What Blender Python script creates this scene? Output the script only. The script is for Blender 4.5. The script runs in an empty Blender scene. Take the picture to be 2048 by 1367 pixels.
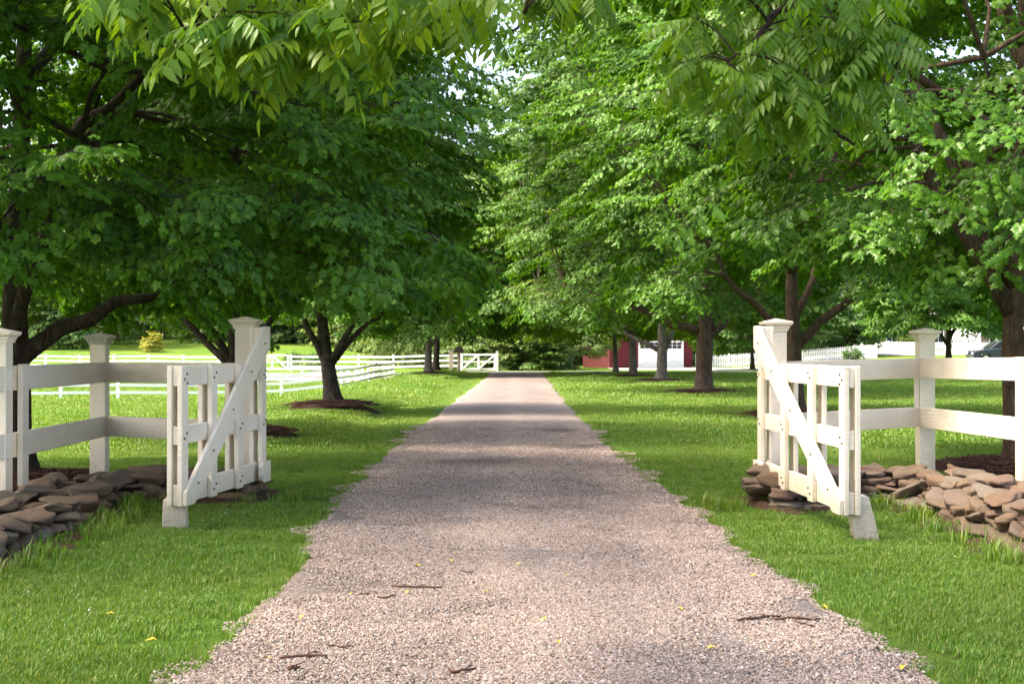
import bpy, bmesh, math, random
import numpy as np
from mathutils import Vector, Matrix, Euler

sc = bpy.context.scene
COL = sc.collection
RAD = math.radians
rnd = random.Random(7)
nr = np.random.RandomState(7)

# ------------------------------------------------------------------ camera
cam_d = bpy.data.cameras.new("camera")
cam = bpy.data.objects.new("camera", cam_d)
COL.objects.link(cam)
cam.location = (0, 0, 1.4)
cam_d.lens = 50
cam_d.sensor_width = 36
cam.rotation_euler = (math.pi/2 + 16.5/2844, 0, 5/2844)
cam_d.clip_end = 2000
cam_d.clip_start = 0.05
cam_d.dof.use_dof = True
cam_d.dof.focus_distance = 13.0
cam_d.dof.aperture_fstop = 11
sc.camera = cam

# ------------------------------------------------------------------ world and sun
SUN_EL = 54.0
SUN_AZ = -97.0        # degrees clockwise from +Y (the view direction); -90 is straight from the left
sun_dir = Vector((math.sin(RAD(SUN_AZ))*math.cos(RAD(SUN_EL)), math.cos(RAD(SUN_AZ))*math.cos(RAD(SUN_EL)), math.sin(RAD(SUN_EL))))
w = bpy.data.worlds.new("World")
sc.world = w
w.use_nodes = True
wn = w.node_tree
wn.nodes.clear()
sky = wn.nodes.new("ShaderNodeTexSky")
sky.sky_type = 'NISHITA'
sky.sun_disc = False
sky.sun_elevation = RAD(SUN_EL)
sky.sun_rotation = RAD(SUN_AZ)
sky.air_density = 0.75
sky.dust_density = 5.0
sky.ozone_density = 0.3
bg = wn.nodes.new("ShaderNodeBackground")
bg.inputs[1].default_value = 0.15
wo = wn.nodes.new("ShaderNodeOutputWorld")
wn.links.new(sky.outputs[0], bg.inputs[0])
wn.links.new(bg.outputs[0], wo.inputs[0])
sun_d = bpy.data.lights.new("sun", 'SUN')
sun_d.energy = 1.5
sun_d.angle = RAD(10.0)
sun_d.color = (1.0, 0.93, 0.82)
sun = bpy.data.objects.new("sun", sun_d)
COL.objects.link(sun)
sun.rotation_euler = (-sun_dir).to_track_quat('-Z', 'Y').to_euler()
sun.location = sun_dir*60

vs = sc.view_settings
vs.view_transform = 'Standard'
vs.look = 'None'
vs.exposure = 2.55
vs.gamma = 1
vs.use_white_balance = True
vs.white_balance_temperature = 7050
vs.white_balance_tint = 10
sc.cycles.use_denoising = True
sc.cycles.max_bounces = 7
sc.cycles.diffuse_bounces = 4
sc.cycles.transmission_bounces = 4
sc.cycles.transparent_max_bounces = 6

# ------------------------------------------------------------------ helpers
def ss(a, b, x):
    t = np.clip((np.asarray(x, float)-a)/(b-a), 0, 1)
    return t*t*(3-2*t)

def terrain(x, y):
    x = np.asarray(x, float); y = np.asarray(y, float)
    z = -0.62*ss(-5.0, -9.5, x)*ss(36, 54, y)*(1-0.85*ss(86, 94, y))
    z = z + 3.2*ss(96, 175, y)*ss(-8, -16, x)
    z = z - 0.13*np.exp(-((x+2.75)/0.8)**2)*ss(17, 26, y)*ss(86, 70, y)
    z = z + 0.17*np.exp(-((x+4.3)/1.1)**2)*ss(20, 40, y)*ss(92, 84, y)
    z = z + 1.1*ss(15, 31, x)*ss(94, 122, y)
    z = z + 0.03*np.sin(x*0.7+1.3)*np.sin(y*0.45)*ss(2.6, 6, np.abs(x))
    return z

def tz(x, y):
    return float(terrain(x, y))

def tag(o, label=None, cat=None, group=None, kind=None):
    if label: o["label"] = label
    if cat: o["category"] = cat
    if group: o["group"] = group
    if kind: o["kind"] = kind
    return o

def empty(name, loc=(0, 0, 0), rz=0.0):
    o = bpy.data.objects.new(name, None)
    COL.objects.link(o)
    o.location = loc
    o.rotation_euler = (0, 0, rz)
    o.empty_display_size = 0.2
    return o

def link(name, me, mat=None, parent=None, kind=None):
    o = bpy.data.objects.new(name, me)
    COL.objects.link(o)
    if mat is not None and len(me.materials) == 0:
        me.materials.append(mat)
    if parent is not None:
        o.parent = parent
    if kind:
        o["kind"] = kind
    return o

class MB:
    """collects vertices and faces of one mesh"""
    def __init__(s):
        s.v = []; s.f = []
    def add(s, verts, faces):
        b = len(s.v)
        s.v.extend([tuple(p) for p in verts])
        s.f.extend([tuple(i+b for i in f) for f in faces])
    def box(s, x0, x1, y0, y1, z0, z1, M=None):
        vs_ = [Vector((x, y, z)) for z in (z0, z1) for y in (y0, y1) for x in (x0, x1)]
        if M is not None: vs_ = [M @ p for p in vs_]
        s.add(vs_, [(0, 2, 3, 1), (4, 5, 7, 6), (0, 1, 5, 4), (2, 6, 7, 3), (0, 4, 6, 2), (1, 3, 7, 5)])
    def bar(s, a, b, wd, th, up=(0, 0, 1)):
        """board from a to b, width wd along 'up', thickness th sideways"""
        a = Vector(a); b = Vector(b); d = (b-a).normalized(); u = Vector(up)
        sd = d.cross(u).normalized(); u = sd.cross(d).normalized()
        vs_ = []
        for p in (a, b):
            for i, j in ((-1, -1), (1, -1), (1, 1), (-1, 1)):
                vs_.append(p + sd*(i*th/2) + u*(j*wd/2))
        s.add(vs_, [(0, 3, 2, 1), (4, 5, 6, 7), (0, 1, 5, 4), (1, 2, 6, 5), (2, 3, 7, 6), (3, 0, 4, 7)])
    def prism(s, poly, y0, y1):
        n = len(poly)
        vs_ = [(p[0], y0, p[1]) for p in poly]+[(p[0], y1, p[1]) for p in poly]
        fs = [tuple(range(n)), tuple(reversed(range(n, 2*n)))]
        fs += [(i, n+i, n+(i+1) % n, (i+1) % n) for i in range(n)]
        s.add(vs_, fs)
    def tube(s, pts, rads, n=8, cap=True, wob=0.0, rr=None):
        pts = [Vector(p) for p in pts]
        m = len(pts)
        b = len(s.v)
        t = (pts[1]-pts[0]).normalized()
        ref = Vector((1, 0, 0)) if abs(t.x) < 0.9 else Vector((0, 1, 0))
        u = t.cross(ref).normalized()
        for i, p in enumerate(pts):
            if i == 0: t = (pts[1]-pts[0])
            elif i == m-1: t = (pts[-1]-pts[-2])
            else: t = (pts[i+1]-pts[i-1])
            t.normalize()
            u = (u - t*u.dot(t)).normalized()
            v = t.cross(u)
            for k in range(n):
                a = 2*math.pi*k/n
                r = rads[i]
                if wob and rr: r *= 1+wob*(rr.random()-0.5)
                q = p+u*(r*math.cos(a))+v*(r*math.sin(a))
                s.v.append((q.x, q.y, q.z))
        for i in range(m-1):
            for k in range(n):
                a0 = b+i*n+k; a1 = b+i*n+(k+1) % n
                s.f.append((a0, a1, a1+n, a0+n))
        if cap:
            s.f.append(tuple(b+(m-1)*n+k for k in range(n)))
            s.f.append(tuple(b+k for k in reversed(range(n))))
    def mesh(s, name, mat=None, smooth=False, bevel=0.0, segs=2):
        me = bpy.data.meshes.new(name)
        me.from_pydata(s.v, [], s.f)
        if bevel:
            bm = bmesh.new(); bm.from_mesh(me)
            bmesh.ops.recalc_face_normals(bm, faces=bm.faces)
            bmesh.ops.bevel(bm, geom=[e for e in bm.edges if len(e.link_faces) == 2 and e.calc_face_angle(0) > 0.5], offset=bevel, segments=segs, profile=0.5, affect='EDGES')
            bm.to_mesh(me); bm.free()
        if smooth:
            me.polygons.foreach_set("use_smooth", [True]*len(me.polygons))
        if mat is not None: me.materials.append(mat)
        me.update()
        return me
    def build(s, name, mat, parent=None, smooth=False, bevel=0.0, kind=None, segs=2):
        return link(name, s.mesh(name, mat, smooth, bevel, segs), None, parent, kind)

def np_mesh(name, V, F, mat=None, attrs=None, smooth=False):
    """fast mesh from triangle / quad arrays; attrs: {name: per-vertex float array}"""
    me = bpy.data.meshes.new(name)
    V = np.asarray(V, np.float32); F = np.asarray(F, np.int32)
    me.vertices.add(len(V)); me.vertices.foreach_set("co", V.ravel())
    k = F.shape[1]
    me.loops.add(F.size); me.loops.foreach_set("vertex_index", F.ravel())
    me.polygons.add(len(F)); me.polygons.foreach_set("loop_start", np.arange(0, F.size, k, dtype=np.int32))
    if smooth: me.polygons.foreach_set("use_smooth", np.ones(len(F), bool))
    if attrs:
        for an, av in attrs.items():
            a = me.attributes.new(an, 'FLOAT', 'POINT')
            a.data.foreach_set("value", np.asarray(av, np.float32))
    if mat is not None: me.materials.append(mat)
    me.update(); me.validate()
    return me

# ------------------------------------------------------------------ materials
def new_mat(name):
    m = bpy.data.materials.new(name); m.use_nodes = True
    nt = m.node_tree; nt.nodes.clear()
    out = nt.nodes.new("ShaderNodeOutputMaterial")
    return m, nt, out

class NT:
    def __init__(s, nt): s.nt = nt
    def n(s, t, **k):
        x = s.nt.nodes.new(t)
        for a, b in k.items(): setattr(x, a, b)
        return x
    def l(s, a, b): s.nt.links.new(a, b)
    def noise(s, scale, detail=4, rough=0.55, vec=None, dist=0.0):
        x = s.n("ShaderNodeTexNoise"); x.inputs["Scale"].default_value = scale
        x.inputs["Detail"].default_value = detail; x.inputs["Roughness"].default_value = rough
        x.inputs["Distortion"].default_value = dist
        if vec is not None: s.l(vec, x.inputs["Vector"])
        return x
    def ramp(s, fac, stops):
        x = s.n("ShaderNodeValToRGB")
        cr = x.color_ramp
        while len(cr.elements) > 1: cr.elements.remove(cr.elements[-1])
        cr.elements[0].position = stops[0][0]; cr.elements[0].color = (*stops[0][1], 1)
        for p, c in stops[1:]:
            e = cr.elements.new(p); e.color = (*c, 1)
        s.l(fac, x.inputs[0])
        return x
    def mix(s, fac, a, b, mode='MIX'):
        x = s.n("ShaderNodeMix", data_type='RGBA', blend_type=mode)
        for sock, v in ((x.inputs[0], fac), (x.inputs[6], a), (x.inputs[7], b)):
            if isinstance(v, (int, float)): sock.default_value = v
            elif isinstance(v, tuple): sock.default_value = (*v, 1)
            else: s.l(v, sock)
        return x.outputs[2]
    def math(s, op, a, b=None):
        x = s.n("ShaderNodeMath", operation=op)
        for sock, v in ((x.inputs[0], a), (x.inputs[1], b)):
            if v is None: continue
            if isinstance(v, (int, float)): sock.default_value = v
            else: s.l(v, sock)
        return x.outputs[0]
    def coords(s, kind="Object", scale=(1, 1, 1)):
        t = s.n("ShaderNodeTexCoord"); m = s.n("ShaderNodeMapping")
        m.inputs["Scale"].default_value = scale
        s.l(t.outputs[kind], m.inputs[0])
        return m.outputs[0]
    def bump(s, h, strength, dist):
        b = s.n("ShaderNodeBump"); b.inputs["Strength"].default_value = strength; b.inputs["Distance"].default_value = dist
        s.l(h, b.inputs["Height"])
        return b.outputs[0]
    def bsdf(s, out, col, rough=0.6, normal=None, spec=0.4, metal=0.0):
        p = s.n("ShaderNodeBsdfPrincipled")
        if isinstance(col, tuple): p.inputs["Base Color"].default_value = (*col, 1)
        else: s.l(col, p.inputs["Base Color"])
        if isinstance(rough, (int, float)): p.inputs["Roughness"].default_value = rough
        else: s.l(rough, p.inputs["Roughness"])
        p.inputs["Specular IOR Level"].default_value = spec
        p.inputs["Metallic"].default_value = metal
        if normal is not None: s.l(normal, p.inputs["Normal"])
        s.l(p.outputs[0], out.inputs[0])
        return p

def m_plain(name, col, rough=0.5, spec=0.4, metal=0.0, var=0.0, scale=8):
    m, nt, out = new_mat(name); t = NT(nt)
    if var:
        v = t.coords("Object")
        n = t.noise(scale, 5, 0.6, v)
        c = t.ramp(n.outputs[0], [(0.25, tuple(x*(1-var) for x in col)), (0.75, tuple(min(1, x*(1+var)) for x in col))])
        t.bsdf(out, c.outputs[0], rough, t.bump(n.outputs[0], 0.2, 0.01), spec, metal)
    else:
        t.bsdf(out, col, rough, None, spec, metal)
    return m

def m_paint(name, col, grain=1.0, dirt=0.6):
    """painted sawn timber: grain relief, faint grime"""
    m, nt, out = new_mat(name); t = NT(nt)
    g = t.n("ShaderNodeNewGeometry")
    mp = t.n("ShaderNodeMapping"); mp.inputs["Scale"].default_value = (9, 9, 60)
    t.l(g.outputs["Position"], mp.inputs[0])
    n1 = t.noise(1.0, 6, 0.65, mp.outputs[0], 0.6)
    n2 = t.noise(90, 3, 0.6, g.outputs["Position"])
    n3 = t.noise(2.4, 6, 0.65, g.outputs["Position"])
    n4 = t.noise(26, 5, 0.7, g.outputs["Position"])
    d = t.ramp(n3.outputs[0], [(0.42, (0, 0, 0)), (0.75, (1, 1, 1))])
    c = t.mix(t.math('MULTIPLY', d.outputs[0], dirt), col, tuple(x*k for x, k in zip(col, (0.78, 0.74, 0.66))))
    sp = t.ramp(n4.outputs[0], [(0.66, (0, 0, 0)), (0.74, (1, 1, 1))])
    c = t.mix(t.math('MULTIPLY', sp.outputs[0], 0.4), c, tuple(x*k for x, k in zip(col, (0.62, 0.57, 0.46))))
    sx = t.n("ShaderNodeSeparateXYZ"); t.l(g.outputs["Position"], sx.inputs[0])
    mr = t.n("ShaderNodeMapRange"); mr.inputs[1].default_value = 0.5; mr.inputs[2].default_value = 0.02
    t.l(sx.outputs[2], mr.inputs[0])
    low = t.math('MULTIPLY', mr.outputs[0], n4.outputs[0])
    c = t.mix(t.math('MULTIPLY', low, 1.3), c, (0.26, 0.22, 0.13))
    h = t.math('ADD', t.math('MULTIPLY', n1.outputs[0], 1.0), t.math('MULTIPLY', n2.outputs[0], 0.5))
    t.bsdf(out, c, 0.5, t.bump(h, 0.8*grain, 0.008), 0.35)
    return m

M = {}
M['paint'] = m_paint('cream_paint', (0.84, 0.745, 0.635))
M['paint_rough'] = m_paint('rough_cream_paint', (0.80, 0.71, 0.61), 1.8, 0.6)
M['white_far'] = m_plain('white_fence_paint', (0.80, 0.80, 0.80), 0.5, var=0.06, scale=3)
M['bolt'] = m_plain('dull_steel', (0.12, 0.10, 0.085), 0.55, 0.5, 0.5)
M['lichen'] = m_plain('lichened_paint', (0.45, 0.43, 0.38), 0.8, 0.2, var=0.6, scale=70)
M['black'] = m_plain('black_plastic', (0.02, 0.02, 0.022), 0.5)
M['glass'] = m_plain('dark_glass', (0.02, 0.025, 0.03), 0.06, 0.6)
M['red'] = m_plain('barn_red_board', (0.085, 0.007, 0.012), 0.65, 0.3, var=0.25, scale=2.5)
M['red_light'] = m_plain('dull_red_board', (0.075, 0.014, 0.015), 0.65, 0.3, var=0.25, scale=2.5)  # duller, slightly paler red for the side clapboards and gables
M['door_white'] = m_plain('white_door_paint', (0.78, 0.78, 0.80), 0.5, var=0.05, scale=3)
M['roof'] = m_plain('grey_roof_shingle', (0.10, 0.095, 0.09), 0.85, 0.2, var=0.35, scale=6)
M['roof_red'] = m_plain('red_metal_roof', (0.36, 0.10, 0.07), 0.6, 0.4, var=0.2, scale=3)
M['carpaint'] = m_plain('dark_blue_car_paint', (0.012, 0.02, 0.035), 0.18, 0.7)
M['tyre'] = m_plain('tyre_rubber', (0.02, 0.02, 0.02), 0.85, 0.2)
M['rim'] = m_plain('alloy_rim', (0.5, 0.5, 0.5), 0.3, 0.5, 0.8)
M['lamp'] = m_plain('lamp_lens', (0.7, 0.7, 0.7), 0.15, 0.6)
M['galv'] = m_plain('weathered_grey_wood', (0.34, 0.30, 0.24), 0.8, 0.2, var=0.3, scale=12)
M['boxdark'] = m_plain('dark_brown_metal', (0.05, 0.04, 0.035), 0.6, 0.3, var=0.3, scale=12)
M['twig'] = m_plain('dead_twig', (0.085, 0.045, 0.03), 0.85, 0.2, var=0.4, scale=30)
M['yellow_leaf'] = m_plain('yellow_fallen_leaf', (0.62, 0.42, 0.05), 0.6, 0.3, var=0.25, scale=40)
M['clover'] = m_plain('clover_flower', (0.65, 0.65, 0.55), 0.7, 0.2)
M['asphalt'] = m_plain('asphalt', (0.11, 0.11, 0.115), 0.85, 0.3, var=0.2, scale=2)
M['apron'] = m_plain('pale_gravel', (0.42, 0.38, 0.35), 0.9, 0.2, var=0.15, scale=4)

def m_stone():
    m, nt, out = new_mat('field_stone'); t = NT(nt)
    v = t.coords("Object")
    oi = t.n("ShaderNodeObjectInfo")
    base = t.ramp(oi.outputs["Random"], [(0.0, (0.12, 0.088, 0.066)), (0.2, (0.165, 0.122, 0.09)), (0.38, (0.185, 0.115, 0.08)), (0.52, (0.12, 0.105, 0.094)),
                                         (0.66, (0.21, 0.155, 0.108)), (0.8, (0.155, 0.092, 0.078)), (0.92, (0.19, 0.175, 0.157)), (1.0, (0.14, 0.108, 0.083))])
    off = t.n("ShaderNodeVectorMath", operation='ADD')
    cmb = t.n("ShaderNodeCombineXYZ"); t.l(t.math('MULTIPLY', oi.outputs["Random"], 37.0), cmb.inputs[0])
    t.l(v, off.inputs[0]); t.l(cmb.outputs[0], off.inputs[1])
    n1 = t.noise(2.2, 6, 0.65, off.outputs[0]); n2 = t.noise(16, 5, 0.7, off.outputs[0]); n3 = t.noise(5, 6, 0.75, off.outputs[0], 0.4)
    c = t.mix(0.55, base.outputs[0], t.ramp(n1.outputs[0], [(0.3, (0.35, 0.35, 0.35)), (0.7, (0.72, 0.68, 0.64))]).outputs[0], 'OVERLAY')
    sp = t.ramp(n2.outputs[0], [(0.35, (0.6, 0.6, 0.6)), (0.65, (1.25, 1.25, 1.25))])
    c = t.mix(0.8, c, sp.outputs[0], 'MULTIPLY'); c = t.mix(0.35, c, (0.155, 0.118, 0.086)); c = t.mix(1.0, c, (0.86, 0.84, 0.80), 'MULTIPLY')
    li = t.ramp(n3.outputs[0], [(0.60, (0, 0, 0)), (0.68, (1, 1, 1))])
    lr = t.ramp(oi.outputs["Random"], [(0.0, (0.1, 0.1, 0.1)), (0.5, (0.25, 0.25, 0.25)), (0.85, (0.3, 0.3, 0.3)), (0.93, (1, 1, 1))])
    c = t.mix(t.math('MULTIPLY', li.outputs[0], lr.outputs[0]), c, (0.33, 0.33, 0.30))
    h = t.math('ADD', n2.outputs[0], t.math('MULTIPLY', n3.outputs[0], 1.5))
    t.bsdf(out, c, 0.82, t.bump(h, 0.5, 0.03), 0.25)
    return m
M['stone'] = m_stone()

def m_bark(name, c0, c1, lichen=0.0, sc_=(9, 9, 2.2)):
    m, nt, out = new_mat(name); t = NT(nt)
    v = t.coords("Object", sc_)
    n1 = t.noise(2.0, 7, 0.7, v, 0.8)
    v2 = t.coords("Object")
    n2 = t.noise(7, 5, 0.65, v2)
    c = t.ramp(n1.outputs[0], [(0.34, c0), (0.66, c1)]).outputs[0]
    if lichen:
        li = t.ramp(n2.outputs[0], [(0.5, (0, 0, 0)), (0.62, (1, 1, 1))])
        c = t.mix(t.math('MULTIPLY', li.outputs[0], lichen), c, (0.25, 0.26, 0.23))
    t.bsdf(out, c, 0.9, t.bump(n1.outputs[0], 1.0, 0.05), 0.15)
    return m
M['bark_dark'] = m_bark('dark_maple_bark', (0.018, 0.014, 0.012), (0.075, 0.058, 0.048), 0.12)
M['bark_brown'] = m_bark('brown_maple_bark', (0.045, 0.028, 0.02), (0.16, 0.108, 0.078), 0.12)
M['bark_grey'] = m_bark('grey_lichened_bark', (0.06, 0.05, 0.042), (0.19, 0.165, 0.14), 0.6)
M['bark_walnut'] = m_bark('walnut_bark', (0.02, 0.014, 0.011), (0.075, 0.055, 0.043), 0.0, (12, 12, 12))

def m_leaf(name, dark, light, yellow, trans=0.34, gloss=0.09):
    """leaf blade: tint varies per leaf and per spray; 'tone' pushes towards yellow-green"""
    m, nt, out = new_mat(name); t = NT(nt)
    a = t.n("ShaderNodeAttribute"); a.attribute_name = "tint"
    oi = t.n("ShaderNodeObjectInfo")
    k = t.math('ADD', t.math('MULTIPLY', a.outputs["Fac"], 0.6), t.math('MULTIPLY', oi.outputs["Random"], 0.4))
    c = t.ramp(k, [(0.0, dark), (0.55, tuple((p+q)/2 for p, q in zip(dark, light))), (1.0, light)]).outputs[0]
    tn = t.n("ShaderNodeAttribute"); tn.attribute_type = 'INSTANCER'; tn.attribute_name = "tone"
    c = t.mix(tn.outputs["Fac"], c, yellow)
    df = t.n("ShaderNodeBsdfDiffuse"); t.l(c, df.inputs[0])
    tr = t.n("ShaderNodeBsdfTranslucent")
    ct = t.mix(1.0, c, (1.35, 1.25, 0.42), 'MULTIPLY'); t.l(ct, tr.inputs[0])
    mx = t.n("ShaderNodeMixShader"); mx.inputs[0].default_value = trans
    t.l(df.outputs[0], mx.inputs[1]); t.l(tr.outputs[0], mx.inputs[2])
    gl = t.n("ShaderNodeBsdfGlossy"); gl.inputs["Roughness"].default_value = 0.36
    gl.inputs[0].default_value = (0.95, 1, 0.9, 1)
    fr = t.n("ShaderNodeLayerWeight"); fr.inputs[0].default_value = 0.35
    mx2 = t.n("ShaderNodeMixShader")
    t.l(t.math('ADD', t.math('MULTIPLY', t.math('POWER', fr.outputs["Facing"], 3.0), gloss), gloss*0.16), mx2.inputs[0])
    t.l(mx.outputs[0], mx2.inputs[1]); t.l(gl.outputs[0], mx2.inputs[2])
    t.l(mx2.outputs[0], out.inputs[0])
    return m
M['maple'] = m_leaf('maple_leaf', (0.030, 0.115, 0.010), (0.125, 0.285, 0.024), (0.26, 0.32, 0.025), 0.42, 0.10)
M['maple_mid'] = m_leaf('bright_maple_leaf', (0.025, 0.094, 0.009), (0.088, 0.20, 0.018), (0.25, 0.40, 0.03), 0.42, 0.08)
M['walnut'] = m_leaf('walnut_leaflet', (0.035, 0.115, 0.010), (0.125, 0.265, 0.022), (0.30, 0.40, 0.03), 0.50, 0.10)
M['bush'] = m_leaf('shrub_leaf', (0.028, 0.085, 0.014), (0.075, 0.165, 0.026), (0.18, 0.22, 0.035), 0.28, 0.12)
M['far_leaf'] = m_leaf('distant_leaf', (0.032, 0.085, 0.02), (0.085, 0.17, 0.035), (0.24, 0.27, 0.05), 0.3)
M['willow'] = m_leaf('willow_leaf', (0.10, 0.17, 0.045), (0.19, 0.27, 0.075), (0.25, 0.3, 0.06), 0.35)
M['yellow_bush'] = m_leaf('golden_shrub_leaf', (0.20, 0.24, 0.03), (0.38, 0.36, 0.05), (0.5, 0.4, 0.05), 0.35)

def m_grass():
    m, nt, out = new_mat('grass_blade'); t = NT(nt)
    a = t.n("ShaderNodeAttribute"); a.attribute_name = "tint"
    g = t.n("ShaderNodeNewGeometry")
    n = t.noise(0.45, 3, 0.6, g.outputs["Position"])
    n2 = t.noise(3.0, 3, 0.6, g.outputs["Position"])
    c = t.ramp(a.outputs["Fac"], [(0.0, (0.055, 0.15, 0.010)), (0.5, (0.11, 0.245, 0.015)), (0.85, (0.18, 0.315, 0.027)), (1.0, (0.36, 0.35, 0.12))]).outputs[0]
    c = t.mix(t.ramp(n.outputs[0], [(0.4, (0, 0, 0)), (0.7, (0.45, 0.45, 0.45))]).outputs[0], c, (0.17, 0.22, 0.03))
    c = t.mix(t.ramp(n2.outputs[0], [(0.5, (0, 0, 0)), (0.75, (0.3, 0.3, 0.3))]).outputs[0], c, (0.06, 0.15, 0.02))
    df = t.n("ShaderNodeBsdfDiffuse"); t.l(c, df.inputs[0])
    tr = t.n("ShaderNodeBsdfTranslucent"); t.l(t.mix(1.0, c, (1.3, 1.2, 0.5), 'MULTIPLY'), tr.inputs[0])
    mx = t.n("ShaderNodeMixShader"); mx.inputs[0].default_value = 0.32
    t.l(df.outputs[0], mx.inputs[1]); t.l(tr.outputs[0], mx.inputs[2])
    gl = t.n("ShaderNodeBsdfGlossy"); gl.inputs["Roughness"].default_value = 0.5
    mx2 = t.n("ShaderNodeMixShader"); mx2.inputs[0].default_value = 0.04
    t.l(mx.outputs[0], mx2.inputs[1]); t.l(gl.outputs[0], mx2.inputs[2])
    t.l(mx2.outputs[0], out.inputs[0])
    return m
M['grass'] = m_grass()

def m_lawn():
    m, nt, out = new_mat('lawn_turf'); t = NT(nt)
    g = t.n("ShaderNodeNewGeometry")
    n1 = t.noise(0.16, 5, 0.6, g.outputs["Position"]); n2 = t.noise(14, 5, 0.7, g.outputs["Position"]); n3 = t.noise(1.6, 5, 0.65, g.outputs["Position"])
    c = t.ramp(n2.outputs[0], [(0.3, (0.035, 0.085, 0.010)), (0.55, (0.08, 0.16, 0.018)), (0.75, (0.14, 0.22, 0.032))]).outputs[0]
    c = t.mix(t.ramp(n1.outputs[0], [(0.42, (0, 0, 0)), (0.62, (0.7, 0.7, 0.7))]).outputs[0], c, (0.15, 0.20, 0.033))
    c = t.mix(t.ramp(n3.outputs[0], [(0.45, (0, 0, 0)), (0.7, (0.5, 0.5, 0.5))]).outputs[0], c, (0.09, 0.18, 0.022))
    t.bsdf(out, c, 0.9, t.bump(n2.outputs[0], 1.0, 0.09), 0.1)
    return m
M['lawn'] = m_lawn()

def m_gravel_base():
    m, nt, out = new_mat('gravel_drive'); t = NT(nt)
    g = t.n("ShaderNodeNewGeometry")
    vo = t.n("ShaderNodeTexVoronoi"); vo.inputs["Scale"].default_value = 62; t.l(g.outputs["Position"], vo.inputs["Vector"])
    ve = t.n("ShaderNodeTexVoronoi"); ve.inputs["Scale"].default_value = 62; ve.feature = 'DISTANCE_TO_EDGE'; t.l(g.outputs["Position"], ve.inputs["Vector"])
    sx = t.n("ShaderNodeSeparateColor"); t.l(vo.outputs["Color"], sx.inputs[0])
    c = t.ramp(sx.outputs[0], [(0.0, (0.10, 0.085, 0.075)), (0.25, (0.24, 0.19, 0.165)), (0.5, (0.33, 0.26, 0.225)), (0.75, (0.28, 0.25, 0.235)), (1.0, (0.44, 0.36, 0.32))]).outputs[0]
    e = t.ramp(ve.outputs["Distance"], [(0.0, (0.35, 0.35, 0.35)), (0.12, (1, 1, 1))])
    c = t.mix(1.0, c, e.outputs[0], 'MULTIPLY')
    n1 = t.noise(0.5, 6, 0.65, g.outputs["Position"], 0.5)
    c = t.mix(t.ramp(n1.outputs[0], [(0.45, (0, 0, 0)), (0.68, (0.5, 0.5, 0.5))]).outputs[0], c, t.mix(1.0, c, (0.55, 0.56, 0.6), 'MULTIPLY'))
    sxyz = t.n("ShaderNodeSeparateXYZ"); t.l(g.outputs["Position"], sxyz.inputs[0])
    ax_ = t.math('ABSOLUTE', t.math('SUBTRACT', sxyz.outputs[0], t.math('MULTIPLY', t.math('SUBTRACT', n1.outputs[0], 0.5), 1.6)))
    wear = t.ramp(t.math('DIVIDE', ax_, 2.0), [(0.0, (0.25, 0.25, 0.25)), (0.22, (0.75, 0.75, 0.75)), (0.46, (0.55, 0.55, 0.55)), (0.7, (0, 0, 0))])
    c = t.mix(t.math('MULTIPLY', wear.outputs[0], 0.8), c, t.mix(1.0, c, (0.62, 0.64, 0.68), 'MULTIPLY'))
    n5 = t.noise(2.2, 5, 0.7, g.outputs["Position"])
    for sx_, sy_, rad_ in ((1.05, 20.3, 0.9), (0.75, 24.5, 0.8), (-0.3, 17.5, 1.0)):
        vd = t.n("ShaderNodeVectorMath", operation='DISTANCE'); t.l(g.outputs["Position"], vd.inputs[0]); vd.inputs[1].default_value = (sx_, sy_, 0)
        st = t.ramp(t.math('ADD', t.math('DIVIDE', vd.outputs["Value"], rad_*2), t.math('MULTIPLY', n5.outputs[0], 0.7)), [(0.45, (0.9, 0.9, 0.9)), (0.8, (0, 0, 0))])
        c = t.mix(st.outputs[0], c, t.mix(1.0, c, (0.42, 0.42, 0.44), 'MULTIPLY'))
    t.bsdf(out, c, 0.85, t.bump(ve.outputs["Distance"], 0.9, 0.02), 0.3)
    return m
M['gravel'] = m_gravel_base()

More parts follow.
